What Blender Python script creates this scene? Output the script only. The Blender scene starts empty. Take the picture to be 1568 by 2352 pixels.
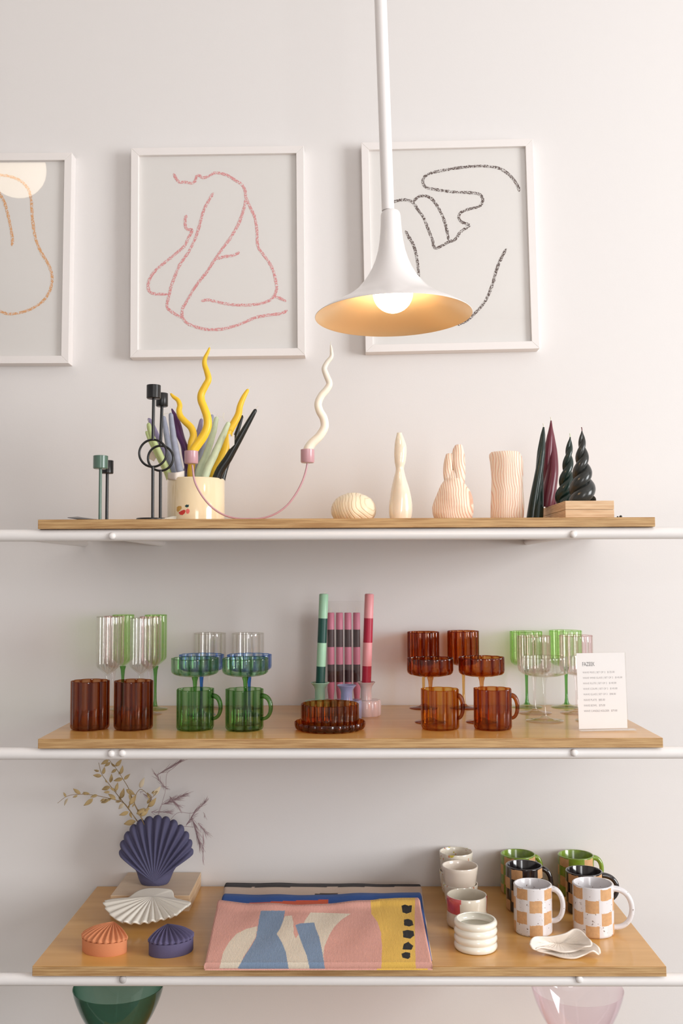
import bpy, math, random
from mathutils import Vector, Matrix
from mathutils.geometry import tessellate_polygon
PI = math.pi
sc = bpy.context.scene
COL = sc.collection
random.seed(7)

# ------------------------------------------------------------------ camera
CAM = Vector((0, 0, 1.45))
F = 2247.6
YAW, PITCH, ROLL = 0.0101, 0.0631, -0.0035
fw = Vector((-math.sin(YAW) * math.cos(PITCH), math.cos(YAW) * math.cos(PITCH), math.sin(PITCH)))
r0 = Vector((math.cos(YAW), math.sin(YAW), 0))
u0 = r0.cross(fw)
rt = r0 * math.cos(ROLL) + u0 * math.sin(ROLL)
up = u0 * math.cos(ROLL) - r0 * math.sin(ROLL)
cd = bpy.data.cameras.new('camera')
cd.sensor_fit = 'VERTICAL'; cd.sensor_height = 36.0; cd.lens = F / 2352 * 36.0
cd.clip_start = 0.05
cam = bpy.data.objects.new('camera', cd); COL.objects.link(cam)
M = Matrix((rt, up, -fw)).transposed().to_4x4(); M.translation = CAM
cam.matrix_world = M
sc.camera = cam

# ------------------------------------------------------------------ light, world, exposure
sc.view_settings.view_transform = 'Standard'; sc.view_settings.look = 'None'
sc.view_settings.exposure = 0.0; sc.view_settings.gamma = 1.0
sc.view_settings.use_curve_mapping = False
sc.cycles.transparent_max_bounces = 40
sc.cycles.max_bounces = 12
sc.cycles.sample_clamp_indirect = 4.0
w = bpy.data.worlds.new('world'); sc.world = w; w.use_nodes = True
wb = w.node_tree.nodes['Background']; wb.inputs[0].default_value = (0.75, 0.86, 1.0, 1); wb.inputs[1].default_value = 1.0

def area(name, loc, direction, sx, sy, power, color):
    l = bpy.data.lights.new(name, 'AREA'); l.shape = 'RECTANGLE'; l.size = sx; l.size_y = sy
    l.energy = power; l.color = color
    o = bpy.data.objects.new(name, l); COL.objects.link(o); o.location = loc
    o.rotation_euler = Vector(direction).to_track_quat('-Z', 'Y').to_euler()
    return o
area('side_window_daylight', (3.93, -0.30, 1.85), (-1, 0, 0), 2.1, 1.9, 180, (0.968, 0.984, 0.99))
area('shop_window_daylight', (1.0, -3.43, 1.7), (0, 1, 0), 1.1, 2.0, 42, (1.0, 0.985, 0.97))

# ------------------------------------------------------------------ pixel <-> world
def ray(px, py): return fw + rt * ((px - 784) / F) + up * ((1176 - py) / F)
def P(px, py, Y):
    d = ray(px, py); return CAM + d * (Y / d.y)
def PZ(px, py, z):
    d = ray(px, py); return CAM + d * ((z - CAM.z) / d.z)
def PR(p):
    q = Vector(p) - CAM; k = q.dot(fw)
    return (784 + F * q.dot(rt) / k, 1176 - F * q.dot(up) / k)
def MPP(Y, py=1176): return (P(785, py, Y) - P(784, py, Y)).length

WALL = 2.38; D = 1.902
ZT = 1.45 + 0.1078; ZM = 1.45 - 0.3154; ZB = 1.45 - 0.7414
TH = 0.0185

# ------------------------------------------------------------------ materials
def nt(name):
    m = bpy.data.materials.new(name); m.use_nodes = True
    return m, m.node_tree.nodes, m.node_tree.links, m.node_tree.nodes['Principled BSDF']
def s2l(c):
    f = lambda v: v / 12.92 if v <= 0.04045 else ((v + 0.055) / 1.055) ** 2.4
    return (f(c[0] / 255), f(c[1] / 255), f(c[2] / 255), 1)
def mat(name, rgb, rough=0.5, metal=0.0, coat=0.0, bump=0.0, bscale=200, sss=0.0, mottle=0.0, mscale=20, spec=0.5, sheen=0):
    m, n, l, b = nt(name)
    c = s2l(rgb)
    b.inputs['Base Color'].default_value = c; b.inputs['Roughness'].default_value = rough
    b.inputs['Metallic'].default_value = metal; b.inputs['Coat Weight'].default_value = coat
    b.inputs['Coat Roughness'].default_value = 0.08; b.inputs['Specular IOR Level'].default_value = spec
    if sheen: b.inputs['Sheen Weight'].default_value = sheen
    if sss:
        b.inputs['Subsurface Weight'].default_value = sss; b.inputs['Subsurface Radius'].default_value = (1, .6, .4)
        b.inputs['Subsurface Scale'].default_value = 0.008
    tc = n.new('ShaderNodeTexCoord')
    if mottle:
        t = n.new('ShaderNodeTexNoise'); t.inputs['Scale'].default_value = mscale; t.inputs['Detail'].default_value = 4
        l.new(tc.outputs['Object'], t.inputs['Vector'])
        r = n.new('ShaderNodeValToRGB'); r.color_ramp.elements[0].position = .3; r.color_ramp.elements[1].position = .7
        r.color_ramp.elements[0].color = tuple(x * (1 - mottle) for x in c[:3]) + (1,)
        r.color_ramp.elements[1].color = tuple(min(1, x * (1 + mottle)) for x in c[:3]) + (1,)
        l.new(t.outputs['Fac'], r.inputs[0]); l.new(r.outputs[0], b.inputs['Base Color'])
    if bump:
        t = n.new('ShaderNodeTexNoise'); t.inputs['Scale'].default_value = bscale; t.inputs['Detail'].default_value = 3
        l.new(tc.outputs['Object'], t.inputs['Vector'])
        bp = n.new('ShaderNodeBump'); bp.inputs['Strength'].default_value = bump; bp.inputs['Distance'].default_value = 0.002
        l.new(t.outputs['Fac'], bp.inputs['Height']); l.new(bp.outputs[0], b.inputs['Normal'])
    return m

def glass(name, tint, gloss=0.95, rough=0.015, ior=1.5, edge=2.2, edge_pow=2.4, valley=1.7):
    """coloured clear glass: every surface crossed tints the light, more of it where the wall is seen edge-on"""
    m, n, l, b = nt(name); n.remove(b)
    out = n['Material Output']
    lw = n.new('ShaderNodeLayerWeight'); lw.inputs['Blend'].default_value = 0.5
    p = n.new('ShaderNodeMath'); p.operation = 'POWER'; p.inputs[1].default_value = edge_pow
    l.new(lw.outputs['Facing'], p.inputs[0])
    mu = n.new('ShaderNodeMath'); mu.operation = 'MULTIPLY_ADD'; mu.inputs[1].default_value = edge; mu.inputs[2].default_value = 1.0
    l.new(p.outputs[0], mu.inputs[0])
    at = n.new('ShaderNodeAttribute'); at.attribute_name = 'thick'      # extra tint paints refraction's dark lines where two flutes meet, and marks rims
    m2 = n.new('ShaderNodeMath'); m2.operation = 'MULTIPLY_ADD'; m2.inputs[1].default_value = valley
    l.new(at.outputs['Fac'], m2.inputs[0]); l.new(mu.outputs[0], m2.inputs[2]); mu = m2
    cc = n.new('ShaderNodeCombineColor')
    for i in range(3):
        q = n.new('ShaderNodeMath'); q.operation = 'POWER'; q.inputs[0].default_value = tint[i]
        l.new(mu.outputs[0], q.inputs[1]); l.new(q.outputs[0], cc.inputs[i])
    tr = n.new('ShaderNodeBsdfTransparent'); l.new(cc.outputs[0], tr.inputs[0])
    gl = n.new('ShaderNodeBsdfGlossy'); gl.inputs['Roughness'].default_value = rough
    gl.inputs['Color'].default_value = (gloss, gloss, gloss, 1)
    f0 = ((ior - 1) / (ior + 1)) ** 2      # Schlick's reflectance, the same from both sides of a wall
    p5 = n.new('ShaderNodeMath'); p5.operation = 'POWER'; p5.inputs[1].default_value = 5.0; l.new(lw.outputs['Facing'], p5.inputs[0])
    fr = n.new('ShaderNodeMath'); fr.operation = 'MULTIPLY_ADD'; fr.inputs[1].default_value = 1 - f0; fr.inputs[2].default_value = f0; l.new(p5.outputs[0], fr.inputs[0])
    mx = n.new('ShaderNodeMixShader'); l.new(fr.outputs[0], mx.inputs[0]); l.new(tr.outputs[0], mx.inputs[1]); l.new(gl.outputs[0], mx.inputs[2])
    l.new(mx.outputs[0], out.inputs[0])
    return m

def wood(name, axis_scale, c1, c2, rough=0.35, ring=30, coat=0.3):
    m, n, l, b = nt(name)
    tc = n.new('ShaderNodeTexCoord'); mp = n.new('ShaderNodeMapping'); mp.inputs['Scale'].default_value = axis_scale
    l.new(tc.outputs['Object'], mp.inputs[0])
    t = n.new('ShaderNodeTexNoise'); t.inputs['Scale'].default_value = ring; t.inputs['Detail'].default_value = 6; t.inputs['Distortion'].default_value = .6
    l.new(mp.outputs[0], t.inputs['Vector'])
    r = n.new('ShaderNodeValToRGB'); r.color_ramp.elements[0].position = .32; r.color_ramp.elements[1].position = .68
    r.color_ramp.elements[0].color = s2l(c1); r.color_ramp.elements[1].color = s2l(c2)
    l.new(t.outputs['Fac'], r.inputs[0]); l.new(r.outputs[0], b.inputs['Base Color'])
    b.inputs['Roughness'].default_value = rough; b.inputs['Coat Weight'].default_value = coat; b.inputs['Coat Roughness'].default_value = .15
    return m

def plyedge(name, bands=330, light=(206, 170, 120), dark=(150, 108, 62)):
    m, n, l, b = nt(name)
    tc = n.new('ShaderNodeTexCoord'); sx = n.new('ShaderNodeSeparateXYZ'); l.new(tc.outputs['Object'], sx.inputs[0])
    mp = n.new('ShaderNodeMapping'); mp.inputs['Scale'].default_value = (14, 14, 260); l.new(tc.outputs['Object'], mp.inputs[0])
    t = n.new('ShaderNodeTexNoise'); t.inputs['Scale'].default_value = 1.0; t.inputs['Detail'].default_value = 5; l.new(mp.outputs[0], t.inputs['Vector'])
    a = n.new('ShaderNodeMath'); a.operation = 'MULTIPLY'; a.inputs[1].default_value = bands * 2 * PI; l.new(sx.outputs['Z'], a.inputs[0])
    s = n.new('ShaderNodeMath'); s.operation = 'SINE'; l.new(a.outputs[0], s.inputs[0])
    k = n.new('ShaderNodeMath'); k.operation = 'MULTIPLY_ADD'; k.inputs[1].default_value = .22; k.inputs[2].default_value = 0.0; l.new(s.outputs[0], k.inputs[0])
    ad = n.new('ShaderNodeMath'); ad.operation = 'ADD'; l.new(k.outputs[0], ad.inputs[0]); l.new(t.outputs['Fac'], ad.inputs[1])
    r = n.new('ShaderNodeValToRGB'); r.color_ramp.elements[0].position = .28; r.color_ramp.elements[1].position = .72
    r.color_ramp.elements[0].color = s2l(dark); r.color_ramp.elements[1].color = s2l(light)
    l.new(ad.outputs[0], r.inputs[0]); l.new(r.outputs[0], b.inputs['Base Color']); b.inputs['Roughness'].default_value = .6
    return m

def speckle(name, rgb, spots, scale=90, thr=.66, rough=.2, coat=.6, soft=.03):
    """glazed clay with speckles; spots = list of (rgb, scale, threshold)"""
    m, n, l, b = nt(name)
    tc = n.new('ShaderNodeTexCoord'); prev = None
    for i, (c, s, th) in enumerate(spots):
        t = n.new('ShaderNodeTexNoise'); t.noise_dimensions = '4D'; t.inputs['W'].default_value = i * 3.7
        t.inputs['Scale'].default_value = s; t.inputs['Detail'].default_value = 2; l.new(tc.outputs['Object'], t.inputs['Vector'])
        r = n.new('ShaderNodeMapRange'); r.inputs[1].default_value = th; r.inputs[2].default_value = th + soft; l.new(t.outputs['Fac'], r.inputs[0])
        mx = n.new('ShaderNodeMix'); mx.data_type = 'RGBA'; l.new(r.outputs[0], mx.inputs[0])
        if prev: l.new(prev, mx.inputs[6])
        else: mx.inputs[6].default_value = s2l(rgb)
        mx.inputs[7].default_value = s2l(c); prev = mx.outputs[2]
    l.new(prev, b.inputs['Base Color']); b.inputs['Roughness'].default_value = rough; b.inputs['Coat Weight'].default_value = coat
    return m

def crayon(name, rgb, paper):
    m, n, l, b = nt(name)
    tc = n.new('ShaderNodeTexCoord'); t = n.new('ShaderNodeTexNoise'); t.inputs['Scale'].default_value = 520; t.inputs['Detail'].default_value = 2
    l.new(tc.outputs['Object'], t.inputs['Vector'])
    r = n.new('ShaderNodeValToRGB'); r.color_ramp.elements[0].position = .50; r.color_ramp.elements[1].position = .60
    r.color_ramp.elements[0].color = s2l(rgb); r.color_ramp.elements[1].color = s2l(paper)
    l.new(t.outputs['Fac'], r.inputs[0]); l.new(r.outputs[0], b.inputs['Base Color']); b.inputs['Roughness'].default_value = .9
    return m

def grooved(name, rgb, line, scale, dist, rough=.4, coat=.2, rot=(0, 0, 0), stren=.5, sss=.0, pos=(.0, .22), stretch=(1, 1, 1)):
    """porcelain with carved, tinted wavy lines"""
    m, n, l, b = nt(name)
    tc = n.new('ShaderNodeTexCoord'); mp = n.new('ShaderNodeMapping'); mp.inputs['Rotation'].default_value = rot; mp.inputs['Scale'].default_value = stretch
    l.new(tc.outputs['Object'], mp.inputs[0])
    t = n.new('ShaderNodeTexWave'); t.bands_direction = 'X'; t.inputs['Scale'].default_value = scale
    t.inputs['Distortion'].default_value = dist; t.inputs['Detail'].default_value = 1.0; t.inputs['Detail Scale'].default_value = .35
    l.new(mp.outputs[0], t.inputs['Vector'])
    r = n.new('ShaderNodeValToRGB'); r.color_ramp.elements[0].position = pos[0]; r.color_ramp.elements[1].position = pos[1]
    r.color_ramp.elements[0].color = s2l(line); r.color_ramp.elements[1].color = s2l(rgb)
    l.new(t.outputs['Fac'], r.inputs[0]); l.new(r.outputs[0], b.inputs['Base Color'])
    bp = n.new('ShaderNodeBump'); bp.inputs['Strength'].default_value = stren; bp.inputs['Distance'].default_value = .0012
    mr = n.new('ShaderNodeMapRange'); mr.inputs[2].default_value = .3; l.new(t.outputs['Fac'], mr.inputs[0])
    l.new(mr.outputs[0], bp.inputs['Height']); l.new(bp.outputs[0], b.inputs['Normal'])
    b.inputs['Roughness'].default_value = rough; b.inputs['Coat Weight'].default_value = coat
    if sss:
        b.inputs['Subsurface Weight'].default_value = sss; b.inputs['Subsurface Radius'].default_value = (1, .55, .3); b.inputs['Subsurface Scale'].default_value = .01
    return m

def knit(name, rgb, vcol=False, scale=125, rot=0.0):
    m, n, l, b = nt(name)
    tc = n.new('ShaderNodeTexCoord'); mp = n.new('ShaderNodeMapping'); mp.inputs['Rotation'].default_value = (0, 0, rot); l.new(tc.outputs['Object'], mp.inputs[0])
    t = n.new('ShaderNodeTexWave'); t.bands_direction = 'X'; t.inputs['Scale'].default_value = scale; t.inputs['Distortion'].default_value = 3.5
    t.inputs['Detail'].default_value = 2; t.inputs['Detail Scale'].default_value = .25; l.new(mp.outputs[0], t.inputs['Vector'])
    t2 = n.new('ShaderNodeTexNoise'); t2.inputs['Scale'].default_value = 900; l.new(tc.outputs['Object'], t2.inputs['Vector'])
    if vcol:
        a = n.new('ShaderNodeAttribute'); a.attribute_name = 'pattern'; src = a.outputs['Color']
    else:
        a = n.new('ShaderNodeRGB'); a.outputs[0].default_value = s2l(rgb); src = a.outputs[0]
    hs = n.new('ShaderNodeHueSaturation'); l.new(src, hs.inputs['Color'])
    mr = n.new('ShaderNodeMapRange'); mr.inputs[3].default_value = .84; mr.inputs[4].default_value = 1.14; l.new(t2.outputs['Fac'], mr.inputs[0])
    l.new(mr.outputs[0], hs.inputs['Value']); l.new(hs.outputs[0], b.inputs['Base Color'])
    ad = n.new('ShaderNodeMath'); ad.operation = 'MULTIPLY_ADD'; ad.inputs[1].default_value = .5; l.new(t2.outputs['Fac'], ad.inputs[0]); l.new(t.outputs['Fac'], ad.inputs[2])
    bp = n.new('ShaderNodeBump'); bp.inputs['Strength'].default_value = .5; bp.inputs['Distance'].default_value = .0014
    l.new(ad.outputs[0], bp.inputs['Height']); l.new(bp.outputs[0], b.inputs['Normal']); b.inputs['Roughness'].default_value = .95
    b.inputs['Sheen Weight'].default_value = .08
    return m

def emis(name, rgb, s):
    m, n, l, b = nt(name); b.inputs['Emission Color'].default_value = s2l(rgb); b.inputs['Emission Strength'].default_value = s
    b.inputs['Base Color'].default_value = (.9, .9, .9, 1)
    return m

MW = mat('wall_paint', (232, 228, 226), .7, bump=.05, bscale=260, spec=.2)
M_white = mat('white_paint', (236, 232, 230), .38, coat=.15)
M_frame = mat('white_frame_lacquer', (240, 234, 231), .45)
M_paper = mat('drawing_paper', (236, 232, 228), .9, bump=.04, bscale=900)
M_lampw = mat('white_lamp_enamel', (242, 237, 235), .28, coat=.4)
M_gold = mat('brushed_gold_interior', (242, 214, 172), .33, metal=.65)
M_floor = mat('polished_concrete_floor', (132, 122, 112), .35, mottle=.08, mscale=3)
M_ply = plyedge('plywood_edge', 345)
M_plyl = plyedge('pale_plywood_edge', 330, (232, 203, 168), (190, 152, 112))
M_top = wood('shelf_top_veneer', (1.2, 14, 6), (216, 160, 84), (228, 176, 100), .30, 2.4, .35)
M_blockt = wood('pale_birch_top', (1.5, 12, 6), (218, 192, 164), (228, 204, 178), .5, 3, .1)
M_black = mat('black_powder_coat', (15, 15, 17), .32, coat=.1)
M_greenmetal = mat('sage_powder_coat', (84, 112, 98), .3, coat=.3)
M_pinkmetal = mat('dusty_pink_powder_coat', (196, 152, 160), .32, coat=.3)
M_cream = mat('cream_glaze', (240, 220, 182), .12, coat=.9)
M_wick = mat('cotton_wick', (236, 230, 215), .9)
M_yel = mat('yellow_wax', (250, 202, 52), .35, sss=.25, spec=.4)
M_crm = mat('cream_wax', (248, 236, 220), .35, sss=.3, spec=.4)
M_lil = mat('lilac_wax', (158, 148, 182), .55, mottle=.08, mscale=90)
M_lav = mat('blue_lavender_wax', (156, 160, 178), .55, mottle=.08, mscale=90)
M_pgr = mat('pale_green_wax', (208, 220, 186), .5, mottle=.06, mscale=90)
M_pgr2 = mat('lime_green_wax', (200, 214, 150), .5, mottle=.06, mscale=90)
M_pur = mat('plum_wax', (84, 42, 92), .3, spec=.5)
M_blk = mat('black_wax', (26, 30, 30), .26, spec=.5)
M_dgr = mat('forest_green_wax', (22, 42, 36), .24, spec=.6)
M_bur = mat('burgundy_wax', (104, 36, 50), .3, spec=.5)
M_char = mat('charcoal_wax', (38, 40, 38), .24, spec=.6)

M_amber = glass('amber_glass', (.90, .72, .40), edge=2.0)
M_amberd = glass('deep_amber_glass', (.83, .58, .34), edge=1.8)
M_amberh = glass('solid_amber_glass', (.62, .30, .10), edge=1.5)
M_greenc = glass('thin_green_glass', (.86, .93, .85), edge=3.4, valley=3.0)
M_tumb = glass('red_brown_glass', (.755, .53, .37), edge=1.6)
M_green = glass('bottle_green_glass', (.76, .87, .72), edge=3.2, valley=2.6)
M_greend = glass('deep_green_glass', (.40, .66, .33), edge=2.0)
M_lgreen = glass('leaf_green_glass', (.925, .972, .875), edge=3.0, valley=3)
M_blue = glass('cornflower_glass', (.83, .89, .97), edge=3.4, valley=3)
M_blued = glass('deep_blue_glass', (.22, .45, .80), edge=2.0)
M_pink = glass('blush_glass', (.988, .966, .968), ior=1.62, edge=6, edge_pow=4, valley=6)
M_clear = glass('clear_glass', (.99, .989, .986), ior=1.68, edge=13, edge_pow=5, valley=10)
M_teal = glass('dark_teal_glass', (.50, .66, .60), edge=1.7)
M_rose = glass('rose_glass', (.988, .957, .973), edge=2.2)
M_acryl = glass('clear_acrylic', (.99, .988, .985), ior=1.35, edge=.6)
M_glaz = glass('picture_glazing', (.99, .99, .99), ior=1.45, edge=.2)

# ------------------------------------------------------------------ mesh builder
class MB:
    def __init__(s): s.v = []; s.f = []; s.m = []; s.t = {}
    def add(s, vs, fs, mi=0):
        o = len(s.v); s.v += [tuple(v) for v in vs]
        s.f += [tuple(i + o for i in f) for f in fs]
        s.m += list(mi) if isinstance(mi, (list, tuple)) else [mi] * len(fs)
    def box(s, a, b, mi=0, faces=None):
        x0, y0, z0 = a; x1, y1, z1 = b
        vs = [(x0, y0, z0), (x1, y0, z0), (x1, y1, z0), (x0, y1, z0), (x0, y0, z1), (x1, y0, z1), (x1, y1, z1), (x0, y1, z1)]
        fs = [(0, 3, 2, 1), (4, 5, 6, 7), (0, 1, 5, 4), (1, 2, 6, 5), (2, 3, 7, 6), (3, 0, 4, 7)]   # bottom, top, front, right, back, left
        s.add(vs, fs, faces if faces else mi)
    def lathe(s, prof, n=64, lobes=0, amp=0, c=(0, 0, 0), rf=None, mi=0, mf=None, pw=.9):
        """prof: (r, z[, lobe weight]); rf(theta, z, r) -> r"""
        rows = []; vs = []
        for p in prof:
            r, z = p[0], p[1]; wgt = p[2] if len(p) > 2 else 1
            if r < 1e-6: rows.append([len(vs)]); vs.append((c[0], c[1], c[2] + z)); continue
            row = []
            for i in range(n):
                th = 2 * PI * i / n; rr = r
                if lobes: rr *= 1 - amp * wgt + amp * wgt * abs(math.cos(lobes * th / 2)) ** pw
                if rf: rr = rf(th, z, rr)
                if lobes:
                    dv = abs(((lobes * i / n) % 1) - .5); s.t[len(s.v) + len(vs)] = wgt * math.exp(-(dv / .11) ** 2)
                row.append(len(vs)); vs.append((c[0] + rr * math.cos(th), c[1] + rr * math.sin(th), c[2] + z))
            rows.append(row)
        fs = []; ms = []
        for k in range(len(rows) - 1):
            a, b = rows[k], rows[k + 1]
            for i in range(n):
                j = (i + 1) % n
                if len(a) == 1 and len(b) == 1: continue
                if len(a) == 1: f = (a[0], b[j], b[i])
                elif len(b) == 1: f = (a[i], a[j], b[0])
                else: f = (a[i], a[j], b[j], b[i])
                fs.append(f); ms.append(mf(2 * PI * (i + .5) / n, (prof[k][1] + prof[k + 1][1]) / 2, k) if mf else mi)
        s.add(vs, fs, ms)
    def tube(s, pts, rad, n=16, cap=True, mi=0, rf=None):
        pts = [Vector(p) for p in pts]
        if not hasattr(rad, '__len__'): rad = [rad] * len(pts)
        T = [(pts[min(i + 1, len(pts) - 1)] - pts[max(i - 1, 0)]).normalized() for i in range(len(pts))]
        a = Vector((0, -1, 0)) if abs(T[0].y) < .9 else Vector((1, 0, 0))
        N = (a - T[0] * a.dot(T[0])).normalized(); vs = []
        for i, p in enumerate(pts):
            N = (N - T[i] * N.dot(T[i])).normalized(); B = T[i].cross(N)
            for k in range(n):
                t = 2 * PI * k / n; r = rad[i]
                if rf: r *= rf(t, i / (len(pts) - 1))
                vs.append(p + (N * math.cos(t) + B * math.sin(t)) * r)
        fs = [(i * n + k, i * n + (k + 1) % n, (i + 1) * n + (k + 1) % n, (i + 1) * n + k) for i in range(len(pts) - 1) for k in range(n)]
        if cap: fs += [tuple(range(n - 1, -1, -1)), tuple((len(pts) - 1) * n + k for k in range(n))]
        s.add(vs, fs, mi)
    def grid(s, fn, nu, nv, mi=0, mf=None):
        vs = [fn(i / nu, j / nv) for j in range(nv + 1) for i in range(nu + 1)]
        fs = []; ms = []
        for j in range(nv):
            for i in range(nu):
                fs.append((j * (nu + 1) + i, j * (nu + 1) + i + 1, (j + 1) * (nu + 1) + i + 1, (j + 1) * (nu + 1) + i))
                ms.append(mf((i + .5) / nu, (j + .5) / nv) if mf else mi)
        s.add(vs, fs, ms)
    def rim(s, z, val=1.0):
        for i, v in enumerate(s.v):
            if v[2] > z: s.t[i] = max(s.t.get(i, 0), val)
    def sphere(s, c, r, n=32, sc_=(1, 1, 1), z0=-1, z1=1, mi=0):
        pr = [(r * sc_[0] * math.cos(a), r * sc_[2] * math.sin(a)) for a in [math.asin(z0) + (math.asin(z1) - math.asin(z0)) * k / (n // 2) for k in range(n // 2 + 1)]]
        pr = [(max(0, x) if x > 1e-5 else 0, z) for x, z in pr]
        s.lathe(pr, n, c=c, mi=mi)
    def build(s, name, mats, parent=None, loc=(0, 0, 0), smooth=True, angle=40):
        me = bpy.data.meshes.new(name); me.from_pydata(s.v, [], s.f); me.validate()
        if not isinstance(mats, (list, tuple)): mats = [mats]
        for m in mats: me.materials.append(m)
        if len(s.m) == len(me.polygons): me.polygons.foreach_set('material_index', s.m)
        if smooth:
            me.polygons.foreach_set('use_smooth', [True] * len(me.polygons))
            try: me.set_sharp_from_angle(angle=math.radians(angle))
            except Exception: pass
        if s.t:
            at = me.attributes.new('thick', 'FLOAT', 'POINT'); at.data.foreach_set('value', [s.t.get(i, 0.0) for i in range(len(me.vertices))])  # tint weight for the painted refraction lines; the wall itself keeps its thickness
        me.update()
        o = bpy.data.objects.new(name, me); COL.objects.link(o); o.location = loc
        if parent: o.parent = parent
        return o

def tag(o, label=None, cat=None, group=None, kind=None):
    if label: o['label'] = label
    if cat: o['category'] = cat
    if group: o['group'] = group
    if kind: o['kind'] = kind
    return o
def thing(name, label, cat, loc, group=None, rz=0):
    o = bpy.data.objects.new(name, None); COL.objects.link(o); o.location = loc; o.rotation_euler = (0, 0, rz); o.empty_display_size = .02
    return tag(o, label, cat, group)
def copy_tree(o, parent=None):
    c = o.copy(); COL.objects.link(c)
    if parent: c.parent = parent
    for ch in list(o.children): copy_tree(ch, c)
    return c
def smooth_path(pts, k=8):
    pts = [Vector(p) for p in pts]; out = []
    for i in range(len(pts) - 1):
        p0 = pts[max(i - 1, 0)]; p1 = pts[i]; p2 = pts[i + 1]; p3 = pts[min(i + 2, len(pts) - 1)]
        for j in range(k):
            t = j / k
            out.append(.5 * ((2 * p1) + (p2 - p0) * t + (2 * p0 - 5 * p1 + 4 * p2 - p3) * t * t + (3 * p1 - p0 - 3 * p2 + p3) * t ** 3))
    out.append(pts[-1]); return out
def lerp_list(vals, n):
    out = []
    for i in range(n):
        t = i / (n - 1) * (len(vals) - 1); k = min(int(t), len(vals) - 2); out.append(vals[k] + (vals[k + 1] - vals[k]) * (t - k))
    return out
def bevel(o, wdt=.001, seg=2):
    m = o.modifiers.new('bevel', 'BEVEL'); m.width = wdt; m.segments = seg; m.limit_method = 'ANGLE'; m.angle_limit = math.radians(50)
    return o

# ------------------------------------------------------------------ the room
def struct(name, mb, m, **k): return tag(mb.build(name, m, smooth=False, **k), kind='structure')
XL, XR, YB, ZC = -4.2, 4.0, -3.5, 3.6
b = MB(); b.box((XL - .1, WALL, 0), (XR + .1, WALL + .1, ZC)); struct('wall_back', b, MW)
b = MB(); b.box((XL - .1, YB, 0), (XL, WALL, ZC)); struct('wall_left', b, MW)
b = MB(); b.box((XR, YB, 0), (XR + .1, -1.4, ZC)); b.box((XR, .8, 0), (XR + .1, WALL, ZC)); b.box((XR, -1.4, 0), (XR + .1, .8, .85)); b.box((XR, -1.4, 2.85), (XR + .1, .8, ZC))
struct('wall_right', b, MW)
b = MB(); b.box((XL, YB - .1, 0), (.4, YB, ZC)); b.box((1.6, YB - .1, 0), (XR, YB, ZC)); b.box((.4, YB - .1, 0), (1.6, YB, .6)); b.box((.4, YB - .1, 2.8), (1.6, YB, ZC))
struct('wall_front', b, MW)
b = MB(); b.box((XL - .1, YB - .1, -.1), (XR + .1, WALL + .1, 0)); struct('floor', b, M_floor)
b = MB(); b.box((XL - .1, YB - .1, ZC), (XR + .1, WALL + .1, ZC + .1)); struct('ceiling', b, MW)
def win(name, a0, a1, z0, z1, pos, axis):
    b = MB(); t = .05
    def bx(u0, u1, w0, w1):
        if axis == 'x': b.box((pos, u0, w0), (pos + .05, u1, w1))
        else: b.box((u0, pos, w0), (u1, pos + .05, w1))
    bx(a0, a0 + t, z0, z1); bx(a1 - t, a1, z0, z1); bx(a0, a1, z0, z0 + t); bx(a0, a1, z1 - t, z1); bx((a0 + a1) / 2 - .02, (a0 + a1) / 2 + .02, z0, z1)
    struct(name, b, M_white)
win('window_1', -1.4, .8, .85, 2.85, XR + .03, 'x'); win('window_2', .4, 1.6, .6, 2.8, YB - .07, 'y')
b = MB(); b.box((XL, WALL - .015, 0), (XR, WALL, .1)); struct('baseboard_back', b, M_white)

# ------------------------------------------------------------------ shelf rails and boards
def rail(z_shelf, label, x_left, bolts, arms, extra=()):
    """white tube along the front with flat arms running back to the wall"""
    rr = .0118; zc = z_shelf - TH - rr; yc = D + .016
    t = thing('shelf_rail', label, 'shelf rail', (0, yc, zc), 'white tubular shelf rails')
    b = MB(); b.tube([(-1.5, 0, 0), (1.5, 0, 0)], rr, 28); tube_ = b.build('rail_tube', M_white, t)
    for px in arms:
        x = P(px, 1230, D).x; b = MB(); L = WALL - yc
        b.tube([(x, 0, 0), (x, L, 0)], rr * .8, 20); b.build('bracket_arm', M_white, t)
    for px, py in bolts:
        q = P(px, py, yc - rr); b = MB()
        b.lathe([(.0072, 0), (.0070, .002), (.0058, .0046), (.0035, .0062), (0, .0068)], 24)
        o = b.build('bolt_head', M_white, tube_); o.location = (q.x, -rr + .0012, q.z - zc); o.rotation_euler = (PI / 2, 0, 0)
    return t
rail(ZT, 'white tubular rail carrying the topmost shelf board', 0, [(257, 1231), (1316, 1227)], [262, 1312, 40])
rail(ZM, 'white tubular rail under the middle shelf of glassware', 0, [(255, 1731), (280, 1730), (1318, 1729)], [262, 1312])
rail(ZB, 'white tubular rail under the lowest board with cushions and mugs', 0, [(282, 2250), (1330, 2249)], [282, 1330])
rail(ZB - .43, 'white tubular rail below the frame carrying the bowls', 0, [(282, 2250)], [282, 1330])

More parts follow.
